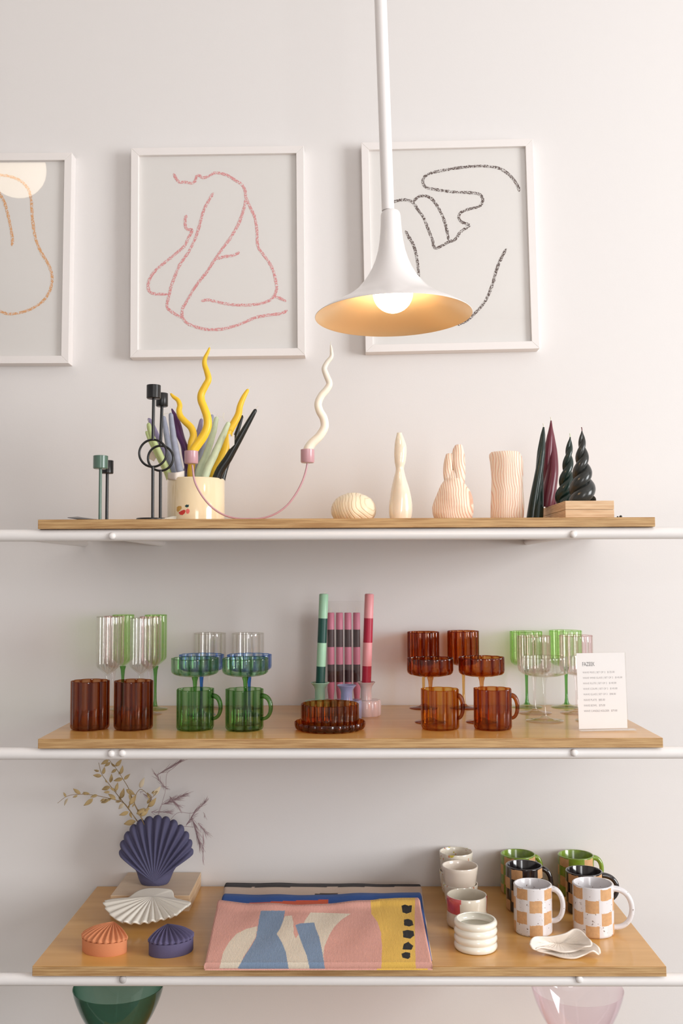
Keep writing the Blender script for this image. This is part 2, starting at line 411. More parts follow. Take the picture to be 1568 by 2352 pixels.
def board(z, xl, xr, label, name='shelf_board'):
    b = MB(); b.box((0, D, -TH), (xr - xl, WALL - .002, 0), faces=[1, 0, 1, 1, 1, 1])
    o = b.build(name, [M_top, M_ply], loc=(xl, 0, z), smooth=False); tag(o, label, 'shelf', 'plywood shelf boards'); bevel(o, .0009); return o
board(ZT, P(87, 1193, D).x, P(1504, 1188, D).x, 'topmost plywood shelf board, under the candles and porcelain vases')
board(ZM, P(87, 1698, D).x, P(1522, 1692, D).x, 'middle plywood shelf board holding coloured glassware')
board(ZB, P(74, 2218, D).x, P(1530, 2222, D).x, 'lowest visible plywood shelf board with cushions, shells and mugs')
board(ZB - .43, P(74, 2218, D).x, P(1530, 2222, D).x, 'plywood shelf board at the bottom edge under the two glass bowls')

# ------------------------------------------------------------------ framed drawings
def picture(label, px_l, px_r, py_t, py_b, strokes, stroke_m, rot=0, sw=.0064, glaze=True):
    """px values are the outer edges of the frame's front face"""
    fd = .035; YF = WALL - fd
    pcx, pcy = (px_l + px_r) / 2, (py_t + py_b) / 2
    c = P(pcx, pcy, YF); W = (P(px_r, pcy, YF) - P(px_l, pcy, YF)).length; H = (P(pcx, py_t, YF) - P(pcx, py_b, YF)).length
    t = thing('framed_drawing', label, 'picture', (c.x, YF, c.z), 'white framed line drawings'); t.rotation_euler = (0, -rot, 0)
    wd = .0185; b = MB(); w2, h2 = W / 2, H / 2
    # mitred frame: outer, front, inner faces
    O = [(-w2, -h2), (w2, -h2), (w2, h2), (-w2, h2)]; I = [(-w2 + wd, -h2 + wd), (w2 - wd, -h2 + wd), (w2 - wd, h2 - wd), (-w2 + wd, h2 - wd)]
    for k in range(4):
        a, d = O[k], O[(k + 1) % 4]; e, f = I[(k + 1) % 4], I[k]
        vs = [(a[0], 0, a[1]), (d[0], 0, d[1]), (e[0], 0, e[1]), (f[0], 0, f[1]), (a[0], fd, a[1]), (d[0], fd, d[1]), (e[0], fd, e[1]), (f[0], fd, f[1])]
        b.add(vs, [(0, 1, 2, 3), (0, 4, 5, 1), (3, 2, 6, 7), (4, 7, 6, 5), (0, 3, 7, 4), (1, 5, 6, 2)])
    bevel(b.build('frame', M_frame, t, smooth=False), .0008)
    yp = .011
    b = MB(); b.box((-w2 + wd - .002, yp, -h2 + wd - .002), (w2 - wd + .002, yp + .003, h2 - wd + .002)); pap_ = b.build('paper', M_paper, t, smooth=False)
    b = MB()
    ci, si = math.cos(rot), math.sin(rot)
    for si_, st in enumerate(strokes):
        pts = smooth_path([(x, y, 0) for x, y in st], 10); q = []
        for p in pts:
            g = P(p.x, p.y, YF + yp); dx, dz = g.x - c.x, g.z - c.z
            q.append(Vector((dx * ci + dz * si, 0, -dx * si + dz * ci)))
        vs = []; n = len(q); rnd = random.Random(si_)
        for i in range(n):
            tg = (q[min(i + 1, n - 1)] - q[max(i - 1, 0)]).normalized(); nr = Vector((-tg.z, 0, tg.x))
            wv = sw / 2 * (0.85 + .35 * rnd.random()) * min(1, .35 + i / 6, .35 + (n - 1 - i) / 6)
            for s_ in (-1, 1):
                v = q[i] + nr * wv * s_ * (0.9 + .25 * rnd.random())
                vs.append((min(max(v.x, -w2 + wd), w2 - wd), yp - .0004 - .00003 * si_, min(max(v.z, -h2 + wd), h2 - wd)))
        b.add(vs, [(2 * i, 2 * i + 1, 2 * i + 3, 2 * i + 2) for i in range(n - 1)])
    b.build('crayon_drawing', stroke_m, pap_, smooth=False)
    b = MB(); b.box((-w2 + wd - .002, yp - .004, -h2 + wd - .002), (w2 - wd + .002, yp - .0025, h2 - wd + .002)); b.build('glazing', M_glaz, t, smooth=False)
    return t
def Zs(pts, ox, oy, s): return [(ox + x / s, oy + y / s) for x, y in pts]
Lp = lambda pts: Zs(pts, 0, 300, 2); Rp = lambda pts: Zs(pts, 700, 300, 2)
orange_st = [Lp([(-300, 700), (-330, 600), (-290, 500), (-230, 420), (-180, 330), (-150, 260), (-90, 222), (-20, 205), (50, 212), (100, 235), (130, 270), (142, 310), (148, 380), (152, 430), (165, 500), (190, 560), (220, 610), (238, 660), (238, 700), (225, 745), (190, 790), (130, 825), (60, 842), (10, 834), (-60, 790), (-110, 770)]),
             Lp([(-60, 250), (-20, 268), (5, 300), (22, 335), (40, 400), (52, 460), (58, 500), (55, 530)])]
pink_st = [Lp([(797, 197), (810, 222), (825, 237), (850, 236), (880, 242), (895, 232), (903, 210), (915, 207), (930, 216), (955, 212), (985, 195), (1010, 196), (1045, 206), (1080, 228), (1110, 248), (1125, 275), (1130, 310), (1150, 355), (1170, 400), (1180, 460), (1184, 530), (1210, 570), (1235, 605), (1255, 645), (1268, 700), (1270, 730), (1255, 765), (1220, 788), (1160, 800), (1100, 802), (1040, 796), (980, 783), (950, 778), (922, 784)]),
           Lp([(980, 285), (960, 320), (935, 370), (915, 440), (895, 500), (865, 560), (830, 610), (805, 665), (785, 720), (778, 752), (768, 790), (770, 815), (800, 840), (838, 862)]),
           Lp([(857, 388), (850, 410), (852, 440), (862, 455), (882, 458), (862, 500), (848, 530), (800, 572), (740, 620), (700, 660), (682, 700), (684, 735), (710, 750), (772, 752)]),
           Lp([(1130, 310), (1120, 360), (1095, 430), (1060, 490), (1020, 545), (985, 595), (950, 650), (910, 700), (880, 745), (855, 790), (838, 820), (838, 855), (860, 885), (910, 905), (960, 914), (1030, 910), (1100, 890), (1170, 860), (1230, 848), (1290, 840), (1320, 825)]),
           Lp([(985, 592), (1030, 580), (1075, 572), (1100, 558)]), Lp([(1255, 762), (1285, 770), (1315, 785)])]
brown_st = [Rp([(985, 280), (975, 250), (950, 215), (915, 185), (880, 170), (830, 164), (780, 164), (710, 170), (640, 182), (580, 195), (550, 212), (542, 240), (560, 262), (610, 272), (680, 282), (750, 285), (800, 292), (817, 320), (800, 348), (750, 362), (715, 378), (707, 400), (720, 420), (752, 432), (748, 442), (715, 465), (690, 500), (660, 512), (600, 540), (585, 500), (565, 450), (545, 400), (520, 365), (495, 330), (460, 318), (415, 325), (385, 340)]),
            Rp([(495, 330), (520, 305), (550, 300), (580, 312), (610, 350), (635, 400), (650, 450), (662, 510)]),
            Rp([(462, 460), (475, 485), (500, 530), (515, 590), (522, 672), (515, 740), (500, 800)]),
            Rp([(925, 542), (900, 590), (880, 640), (860, 710), (830, 780), (790, 830), (750, 868), (700, 895)])]
PAP = (236, 232, 228)
picture('white frame with orange crayon curve and lamp glare, cropped by the left edge', -236, 161, 350, 833, orange_st, crayon('orange_crayon', (232, 170, 112), PAP), -.002)
picture('white frame with pink crayon drawing of a seated figure, above the yellow candles', 299.5, 698.5, 335.5, 817, pink_st, crayon('pink_crayon', (226, 148, 148), PAP), .006)
picture('white frame with dark brown crayon figure drawing, behind the pendant lamp', 834, 1231, 321, 803, brown_st, crayon('brown_crayon', (84, 62, 54), PAP), .016)

# ------------------------------------------------------------------ pendant lamp
def pendant():
    YL = 1.66
    c = P(903.5, 727, YL); k = MPP(YL, 727)
    nk = P(891, 480, YL)
    ax = (nk - c).normalized()
    t = thing('pendant_lamp', 'white trumpet shaped pendant lamp with gold interior, lit', 'lamp', c)
    t.rotation_euler = Vector((0, 0, 1)).rotation_difference((ax + Vector((.022, .014, 0))).normalized()).to_euler()
    H = (nk - c).length
    hw = [(180, 0), (180.5, .8), (178, 3), (163, 13), (143, 24), (123, 34), (103, 46), (84, 61), (70, 77), (58, 93), (47, 112), (38, 133), (31.5, 155), (27.5, 178), (25, 200), (23.6, 222), (22.8, 238), (21.5, 243.5), (19, 247.5), (15, 249), (0, 249.5)]
    prof = [(a * k, z * k) for a, z in hw]; th = .0012
    outer = prof; inner = [(max(r - th * 1.2, .004), z - (0 if i < 2 else th * .3)) for i, (r, z) in enumerate(prof[1:-4])]
    b = MB(); b.lathe(outer, 96); b.build('lamp_shade', M_lampw, t)
    b = MB(); b.lathe([prof[0]] + inner, 96); o = b.build('shade_lining', M_gold, t); o['label'] = 'satin gold inside of the shade'
    b = MB(); r = 46 * k; b.sphere((0, 0, 55 * k), r, 40); bulb_ = b.build('bulb', emis('warm_bulb_glow', (255, 222, 178), 22.0), t)
    b = MB(); b.lathe([(.016, 0), (.016, .05), (0, .05)], 24, c=(0, 0, 55 * k + r * .85)); b.build('bulb_socket', M_lampw, bulb_)
    # rod up to the ceiling
    a1 = P(890.8, 484, YL); a0 = P(873.5, 0, YL); d = (a0 - a1).normalized(); top = a1 + d * ((ZC - a1.z) / d.z)
    inv = (Matrix.Translation(c) @ t.rotation_euler.to_matrix().to_4x4()).inverted()
    b = MB(); b.tube([inv @ a1, inv @ top], 14.6 * k, 32); b.build('lamp_rod', M_lampw, t)
    b = MB(); b.lathe([(0, 0), (.05, 0), (.05, .02), (0, .02)], 40, c=inv @ top - Vector((0, 0, .02))); b.build('ceiling_rose', M_lampw, t)
pendant()
# the round globe pendant behind the photographer that mirrors in the left picture
g = P(37, 385, WALL - .03); d = ray(37, 385); d = Vector((d.x, -d.y, d.z)) / d.y
gc = g + d * 1.6
t = thing('globe_pendant', 'opal globe pendant in the room, mirrored in the left picture', 'lamp', gc)
b = MB(); b.sphere((0, 0, 0), 66 * MPP(3.98, 600), 40); b.build('globe_shade', emis('opal_globe_glow', (255, 232, 200), 5.5), t)
b = MB(); b.tube([(0, 0, .11), (0, 0, ZC - gc.z)], .004, 10); b.build('lamp_cord', M_lampw, t)

# ------------------------------------------------------------------ generic vessels
def front_on(pxc, py, z, r):
    """centre of a round base of radius r whose nearest point shows at (pxc, py) on plane z"""
    q = PZ(pxc, py, z); dv = Vector((q.x - CAM.x, q.y - CAM.y, 0)).normalized()
    c = q + dv * r
    lim = WALL - r - .004
    if c.y > lim: c = c + dv * ((lim - c.y) / dv.y)
    return Vector((c.x, c.y, z))
def shell_prof(R, h, t=.0017, bt=.003, c=.006):
    return [(0, 0, 0), (R - c, 0, .8), (R - c * .35, c * .25), (R, c), (R, h * .5), (R, h - .0026), (R, h - .0008), (R - t / 2, h), (R - t, h - .0008), (R - t, h - .0026), (R - t, h * .5), (R - t, bt + c), (R - t - c * .6, bt + .001), (R - t - c * 1.4, bt, .8), (0, bt, 0)]
def handle_path(R, z1, z2, out, n=22, drop=0):
    pts = []
    for i in range(n + 1):
        a = PI / 2 - PI * i / n; zc = (z1 + z2) / 2
        pts.append((R - .003 + out * max(0, math.cos(a)) ** .75, 0, zc + (z1 - z2) / 2 * math.sin(a) + drop * (1 - math.sin(a)) / 2))
    return pts
def base_r(wpx, py_bot, z):
    r = .04
    for _ in range(4):
        c = front_on(784, py_bot, z, r); r = wpx / 2 * MPP(c.y, py_bot)
    return r
def tumbler(name, label, cat, group, m, x, wpx, ytop, ybot, lobes=10, amp=.095, handle=None, z=ZM):
    r = base_r(wpx, ybot, z); c = front_on(x, ybot, z, r); h = P(x, ytop, c.y).z - z
    b = MB(); b.lathe(shell_prof(r, h), lobes * 16, lobes, amp); b.rim(h - .0009, .3)
    if handle is None:
        o = b.build(name, m, loc=c); tag(o, label, cat, group); o.rotation_euler.z = random.uniform(0, .6); return o
    t = thing(name, label, cat, c, group)
    o = b.build('cup_body', m, t); o.rotation_euler.z = random.uniform(0, .6)
    out = (handle) * MPP(c.y, ybot)
    b = MB(); pts = handle_path(r * .97, h * .84, h * .30, out - .004, drop=-.002); b.tube(pts, [.0042 + .0008 * math.cos(i / len(pts) * PI) for i in range(len(pts))], 14)
    o = b.build('handle', {M_green: M_greend, M_amber: M_amberh, M_amberd: M_amberh}.get(m, m), t); o.rotation_euler.z = -.18
    return t
def stemware(name, label, group, kind, m, md, x, wpx, ytop, ybowl, ybot, footpx, amp=.075, lobes=12):
    rf = base_r(footpx, ybot, ZM); c = front_on(x, ybot, ZM, rf)
    k = MPP(c.y, ytop); R = wpx / 2 * k; h = P(x, ytop, c.y).z - ZM; hb = P(x, ybowl, c.y).z - ZM
    t = thing(name, label, 'glass', c, group); th = .0014
    if kind == 'coupe':
        out = [(.004, hb, 0), (R * .30, hb + .0015, .2), (R * .68, hb + .0045, .6), (R * .90, hb + .0075), (R * .98, hb + .0115), (R, hb + .016), (R, h - .0028), (R, h - .0008)]
    elif kind == 'wine':
        out = [(.004, hb, 0), (R * .35, hb + .002, .2), (R * .75, hb + .006, .7), (R * .94, hb + .012), (R, hb + .020), (R, h - .0028), (R, h - .0008)]
    else:
        out = [(.004, hb, 0), (R * .25, hb + .003, .3), (R * .60, hb + .010, .8), (R * .93, hb + .0175), (R, hb + .022), (R, h - .0028), (R, h - .0008)]
    inn = [(max(r_ - th, .0) if r_ > .006 else 0, z_ + (th * 1.6 if i < 3 else th * .6 if i < 5 else 0), *w_) for i, (r_, z_, *w_) in enumerate(out)]
    prof = [(0, hb - .0005, 0)] + out + [(R - th / 2, h)] + inn[::-1]
    b = MB(); b.lathe(prof, lobes * 12, lobes, amp); b.rim(h - .0009, 1.0); o = b.build('bowl', m, t); o.rotation_euler.z = .13
    b = MB(); sr = .0031
    b.lathe([(rf * .18, .006), (sr * 1.5, .012), (sr * 1.1, .022), (sr, hb * .45), (sr * 1.15, hb * .75), (sr * 1.6, hb * .92), (sr * 2.4, hb + .001)], 20); b.build('stem', md, t)
    b = MB(); b.lathe([(0, 0), (rf * .97, 0), (rf, .0009), (rf * .97, .0018), (rf * .6, .0035), (rf * .3, .006), (rf * .16, .010), (0, .010)], 48); b.build('foot', m, t)
    return t

# ------------------------------------------------------------------ middle shelf
tumbler('ribbed_tumbler', 'red-brown ribbed glass tumbler nearest the left end of the middle shelf', 'glass', 'red-brown ribbed tumblers', M_tumb, 206, 89, 1563, 1681)
tumbler('ribbed_tumbler', 'red-brown ribbed glass tumbler just left of the green mugs', 'glass', 'red-brown ribbed tumblers', M_tumb, 306, 90, 1563, 1681)
tumbler('ribbed_mug', 'green scalloped glass mug, the left one of the green pair', 'mug', 'green glass mugs', M_green, 448, 88, 1582, 1682, 10, .095, 26)
tumbler('ribbed_mug', 'green scalloped glass mug, the right one, nearer the centre', 'mug', 'green glass mugs', M_green, 561, 88, 1582, 1683, 10, .095, 28)
tumbler('ribbed_mug', 'light amber scalloped glass mug, left of the amber pair', 'mug', 'amber glass mugs', M_amber, 1010.5, 89, 1582, 1681, 10, .095, 17)
tumbler('ribbed_mug', 'darker amber scalloped glass mug, right of the amber pair', 'mug', 'amber glass mugs', M_amberd, 1131.5, 89, 1581, 1681, 10, .095, 21)
G = 'ribbed champagne flutes'
stemware('champagne_flute', 'clear ribbed flute above the gap left of the second brown tumbler', G, 'flute', M_clear, M_clear, 246, 54, 1416, 1550, 1651, 52)
stemware('champagne_flute', 'clear ribbed flute directly behind the second brown tumbler', G, 'flute', M_clear, M_clear, 322, 51, 1419, 1550, 1651, 52)
stemware('champagne_flute', 'blush ribbed flute between the left clear flute and left green flute', G, 'flute', M_pink, M_pink, 259, 48, 1415, 1541, 1644, 58)
stemware('champagne_flute', 'blush ribbed flute half hidden behind the right clear flute', G, 'flute', M_pink, M_pink, 343, 49, 1416, 1541, 1644, 58)
stemware('champagne_flute', 'green ribbed flute, the left of the two at the back', G, 'flute', M_lgreen, M_greend, 281, 50, 1412, 1531, 1633, 58)
stemware('champagne_flute', 'green ribbed flute rightmost of the whole flute cluster', G, 'flute', M_lgreen, M_greend, 356, 51, 1412, 1531, 1633, 58)
G = 'scalloped coupe glasses'
stemware('coupe_glass', 'green scalloped coupe behind the left green mug', G, 'coupe', M_greenc, M_greend, 447, 109, 1511, 1556, 1668, 70, .085)
stemware('coupe_glass', 'green scalloped coupe behind the right green mug', G, 'coupe', M_greenc, M_greend, 563, 106, 1511, 1556, 1668, 70, .085)
stemware('coupe_glass', 'blue scalloped coupe peeking out behind the left green coupe', G, 'coupe', M_blue, M_blued, 462, 103, 1503, 1546, 1647, 66, .085)
stemware('coupe_glass', 'blue scalloped coupe peeking out behind the right green coupe', G, 'coupe', M_blue, M_blued, 572, 103, 1503, 1546, 1647, 66, .085)
G = 'scalloped wine glasses'
stemware('wine_glass', 'clear wine glass at the wall above the left blue coupe', G, 'wine', M_clear, M_clear, 481, 74, 1454, 1530, 1631, 66, .03)
stemware('wine_glass', 'clear wine glass at the wall above the right blue coupe', G, 'wine', M_clear, M_clear, 569, 74, 1454, 1530, 1631, 66, .03)
stemware('wine_glass', 'amber wine glass at the back, above the left amber coupe', G, 'wine', M_amberd, M_amber, 973, 75, 1451, 1531, 1631, 66)
stemware('wine_glass', 'amber wine glass at the back between the two amber coupes', G, 'wine', M_amberd, M_amber, 1065, 74, 1449, 1531, 1631, 66)
stemware('coupe_glass', 'amber scalloped coupe behind the left amber mug', 'scalloped coupe glasses', 'coupe', M_amberd, M_amberd, 989, 108, 1511, 1556, 1664, 74, .085)
stemware('coupe_glass', 'amber scalloped coupe behind the right amber mug', 'scalloped coupe glasses', 'coupe', M_amberd, M_amberd, 1107, 107, 1509, 1556, 1664, 74, .085)
stemware('wine_glass', 'green wine glass, the left of the green pair near the price card', G, 'wine', M_lgreen, M_greend, 1210, 75, 1450, 1533, 1629, 70)
stemware('wine_glass', 'green wine glass, the right one, close to the price card', G, 'wine', M_lgreen, M_greend, 1301, 75, 1448, 1533, 1629, 70)
stemware('wine_glass', 'blush wine glass behind the fully visible clear coupe', G, 'wine', M_pink, M_pink, 1228, 77, 1460, 1552, 1643, 76)
stemware('wine_glass', 'blush wine glass half hidden behind the price card', G, 'wine', M_pink, M_pink, 1325, 77, 1459, 1552, 1643, 76)
stemware('coupe_glass', 'clear scalloped coupe in front of the blush wine glass', 'scalloped coupe glasses', 'coupe', M_clear, M_clear, 1251, 107, 1508, 1556, 1662, 85)
stemware('coupe_glass', 'clear scalloped coupe mostly hidden behind the price card', 'scalloped coupe glasses', 'coupe', M_clear, M_clear, 1364, 107, 1508, 1556, 1662, 85)

# amber plate and bowl
r = base_r(164, 1689, ZM); c = front_on(757.5, 1688, ZM, r)
plate_h = P(757, 1656, c.y).z - ZM
b = MB(); b.lathe([(0, 0, 0), (r * .9, 0, .8), (r * .98, .004), (r, .010), (r, plate_h - .001), (r - .0009, plate_h), (r - .0018, plate_h - .001), (r - .002, .012), (r * .93, .0045), (r * .8, .003, .6), (0, .003, 0)], 240, 24, .045)
o = b.build('scalloped_plate', M_amberd, loc=c); tag(o, 'dark amber scalloped plate under the amber bowl', 'plate')
k = MPP(c.y, 1612); R = 133 / 2 * k; hb = P(757, 1615, c.y).z - ZM - .0035
b = MB(); b.lathe([(0, 0, 0), (R * .86, 0, .8), (R * .97, .004), (R, .012), (R, hb - .001), (R - .0011, hb), (R - .0022, hb - .001), (R - .0022, .013), (R * .93, .005), (R * .8, .0035, .6), (0, .0035, 0)], 220, 22, .045)
o = b.build('scalloped_bowl', M_amberd, loc=c + Vector((0, 0, .0035))); tag(o, 'dark amber scalloped bowl standing on the amber plate', 'bowl')

# wavy opal candle holders with striped candles
def opal(name, rgb, tr=.35):
    m = mat(name, rgb, .15, sss=.35, coat=.4); b_ = m.node_tree.nodes['Principled BSDF']; b_.inputs['Transmission Weight'].default_value = tr * .3
    return m
def wave_holder(label, m, x, ybase_top, ybot, halfpx, ycup, cuppx, neckpx):
    r = base_r(halfpx * 2, ybot, ZM); c = front_on(x, ybot, ZM, r); k = MPP(c.y, 1600)
    hb = P(x, ybase_top, c.y).z - ZM; hc = P(x, ycup, c.y).z - ZM; rn = neckpx / 2 * k; rc = cuppx / 2 * k
    t = thing('wave_candle_holder', label, 'candle holder', c, 'wavy glass candle holders')
    b = MB(); b.lathe([(0, 0, 0), (r * .95, 0), (r, .003), (r, hb - .003), (r * .95, hb), (rn * .8, hb, 0), (0, hb, 0)], 80, 8, .10); b.build('base', m, t)
    b = MB(); b.lathe([(rn * 1.05, hb - .001), (rn, hb + .004), (rn * .98, hc - .016), (rn * 1.1, hc - .010), (rc * .86, hc - .004), (rc, hc - .001), (rc * .97, hc), (rc * .80, hc - .003), (rn * .85, hc - .008), (rn * .8, hc - .018), (0, hc - .018)], 48); b.build('neck', m, t)
    return c, hc, k
def striped_candle(label, cols, c, hc, top_px, rpx, k, name='striped_taper'):
    base = c + Vector((0, 0, hc - .017)); tp = P(top_px[0], top_px[1], c.y)
    t = thing(name, label, 'candle', base, 'striped taper candles in holders'); d = tp - base
    t.rotation_euler = Vector((0, 0, 1)).rotation_difference(d.normalized()).to_euler()
    L = d.length; r = rpx * k; ys = [0, .265, .505, .745, 1.0]; ys = [0, .29, .51, .76, .97, 1]; pr = [(0, 0), (r, 0)]
    zz = [0, .245 * L + .0, .49 * L, .745 * L, L - .002]
    for z_ in zz[1:]: pr.append((r, z_))
    pr += [(r * .85, L), (0, L + .0005)]
    def mf(th, z_, kk): return 1 if (z_ < zz[1] or zz[2] < z_ < zz[3]) else 0
    b = MB(); b.lathe(pr, 40, mf=mf); cb_ = b.build('candle_body', cols, t)
    b = MB(); b.tube(smooth_path([(0, 0, L), (.001, 0, L + .003), (.005, 0, L + .0055), (.007, 0, L + .0075)], 4), .0007, 6); b.build('wick', M_wick, cb_)
c1, h1, k1 = wave_holder('mint green wavy candle holder with a green striped taper', opal('mint_opal', (168, 205, 180)), 735, 1608, 1651, 35, 1567, 44, 25)
striped_candle('green and dark green striped taper candle leaning left of the pink box', [mat('mint_wax', (168, 212, 180), .4, sss=.2), mat('deep_teal_wax', (8, 72, 62), .4)], c1, h1, (743.5, 1364), 10.6, k1)
c2, h2, k2 = wave_holder('periwinkle blue wavy candle holder without a candle', opal('periwinkle_opal', (160, 170, 212)), 796, 1608, 1656, 35, 1573, 45, 27)
c3, h3, k3 = wave_holder('blush white wavy candle holder with a pink striped taper', opal('blush_opal', (238, 216, 216)), 841, 1607, 1648, 34, 1566, 42, 25)
striped_candle('light pink and crimson striped taper candle right of the candle box', [mat('blush_wax', (236, 160, 164), .4, sss=.2), mat('crimson_wax', (178, 22, 58), .4)], c3, h3, (848, 1364), 10.6, k3)
# clear box of four striped tapers leaning at the wall
YX = 2.315; a = P(753, 1381, YX); e = P(838, 1381, YX)
bl = Vector((a.x, YX, ZM)); wd_, hh = e.x - a.x, a.z - ZM; dp = .021
t = thing('candle_box', 'clear flat box holding four pink and brown striped candles', 'box', bl)
b = MB(); tt = .0006
b.box((0, 0, 0), (wd_, dp, tt)); b.box((0, 0, hh - tt), (wd_, dp, hh)); b.box((0, 0, tt), (wd_, tt, hh - tt)); b.box((0, dp - tt, tt), (wd_, dp, hh - tt)); b.box((0, tt, tt), (tt, dp - tt, hh - tt)); b.box((wd_ - tt, tt, tt), (wd_, dp - tt, hh - tt))
b.build('clear_sleeve', M_acryl, t, smooth=False)
m1 = mat('rose_pink_wax', (214, 124, 150), .45); m2 = mat('dark_brown_wax', (62, 30, 34), .45)
for i, px in enumerate((759.5, 779.3, 798.8, 818.5)):
    q = P(px, 1407, YX + .011); r = 8.1 * MPP(YX, 1500); H = q.z - ZM - .001
    zz = [P(px, y_, YX + .011).z - ZM for y_ in (1567, 1526.5, 1486.5, 1446.5)]
    pr = [(0, 0), (r * .72, 0), (r * .75, .022), (r, .040), (r, zz[0]), (r, zz[1]), (r, zz[2]), (r, zz[3]), (r, H - .001), (r * .9, H), (0, H)]
    t = thing('striped_taper', ['pink and brown striped taper, leftmost in the clear box', 'pink and brown striped taper, second from left in the clear box', 'pink and brown striped taper, second from right in the clear box', 'pink and brown striped taper, rightmost in the clear box'][i], 'candle', (q.x, YX + .0105, ZM + .0008), 'tapers in the clear box')
    b = MB(); b.lathe(pr, 28, mf=lambda th, z_, kk: 1 if (zz[0] < z_ < zz[1] or zz[2] < z_ < zz[3]) else 0); cb_ = b.build('candle_body', [m1, m2], t)
    b = MB(); b.tube([(0, 0, H), (0, 0, H + .011)], .0007, 6); b.build('wick', M_wick, cb_)

# price card
def text_mesh(s_, size, xs=1.0):
    cu = bpy.data.curves.new('t', 'FONT'); cu.body = s_; cu.size = size; cu.space_character = 1.0
    o = bpy.data.objects.new('t', cu); COL.objects.link(o)
    bpy.context.view_layer.update()
    me = bpy.data.meshes.new_from_object(o.evaluated_get(bpy.context.evaluated_depsgraph_get()))
    bpy.data.objects.remove(o); bpy.data.curves.remove(cu)
    for v in me.vertices: v.co.x *= xs
    return me
q0 = PZ(1328, 1678, ZM); q1 = PZ(1440, 1676, ZM); rz = math.atan2(q1.y - q0.y, q1.x - q0.x) * .4; Wc = (q1 - q0).length; Hc = P(1323, 1502, q0.y).z - ZM + .002
t = thing('price_card_stand', 'clear acrylic stand with white printed price list at right end', 'sign', (q0.x, q0.y, ZM), rz=rz)
t.rotation_euler = (-.02, -.012, rz)
b = MB(); b.box((0, -.0015, 0), (Wc, 0, Hc)); b.box((0, .0012, .0), (Wc, .0027, Hc)); b.box((.0, -.018, 0), (Wc + .012, .0027, .0018)); b.build('acrylic_stand', M_acryl, t, smooth=False)
b = MB(); b.box((.0012, .0002, .003), (Wc - .0012, .0009, Hc - .001)); card_ = b.build('paper_card', mat('card_paper', (242, 238, 237), .8), t, smooth=False)
lines = ['WAVE MUG | SET OF 2   $125.00', 'WAVE WINE GLASS | SET OF 2   $145.00', 'WAVE FLUTE | SET OF 2   $140.00', 'WAVE COUPE | SET OF 2   $145.00', 'WAVE GLASS | SET OF 2   $98.00', 'WAVE PLATE   $85.00', 'WAVE BOWL   $75.00', 'WAVE CANDLE HOLDER   $79.00']
wpx = [72, 89, 75, 77, 73, 48, 48, 75]
kk = Wc / 112.0
m_ink = mat('dark_ink', (96, 92, 94), .8); m_ink2 = mat('grey_ink', (160, 154, 156), .8)
def put_text(s_, xpx, ytop, wpx_, hpx, m, name):
    me = text_mesh(s_, 1.0); xs_ = [v.co.x for v in me.vertices]; ys_ = [v.co.y for v in me.vertices]
    x0, x1, y0, y1 = min(xs_), max(xs_), min(ys_), max(ys_)
    for v in me.vertices:
        v.co = Vector(((v.co.x - x0) / (x1 - x0) * wpx_ * kk, 0, (v.co.y - y0) / (y1 - y0) * hpx * kk))
    me.materials.append(m); o = bpy.data.objects.new(name, me); COL.objects.link(o); o.parent = card_
    o.location = (xpx * kk, .0001, Hc - (ytop + hpx) * kk)
put_text('FAZEEK', 14, 21, 28, 9, m_ink, 'printed_heading')
for i, s_ in enumerate(lines): put_text(s_, 14, 42 + 12.15 * i, wpx[i], 5.2, m_ink2, 'printed_line')

# ------------------------------------------------------------------ top shelf
def short_stick(label, m, Y, cx, cw, ct, cb, sx):
    k = MPP(Y, 1100); c = P(sx, 1190, Y); c.z = ZT; R = cw / 2 * k
    zt = P(cx, ct, Y).z - ZT; zb_ = P(cx, cb, Y).z - ZT
    t = thing('candlestick', label, 'candle holder', c, 'metal candlesticks')
    b = MB(); b.lathe([(0, zb_), (R * .9, zb_), (R, zb_ + .0015), (R, zt - .0005), (R * .97, zt), (R * .9, zt), (R * .88, zb_ + .004), (0, zb_ + .004)], 48); b.build('candle_cup', m, t)
    b = MB(); b.tube([(0, 0, .002), (0, 0, zb_ + .001)], 3.6 * k, 16); b.build('stem', m, t)
    b = MB(); b.lathe([(0, 0), (.022, 0), (.0225, .001), (.022, .002), (0, .002)], 48); b.build('base', m, t)
short_stick('short sage green metal candlestick at the left end of the top shelf', M_greenmetal, 1.985, 230.5, 33.5, 1047, 1077, 229.5)
short_stick('short black metal candlestick behind the sage green one', M_black, 2.06, 248.5, 28, 1058, 1088, 245)
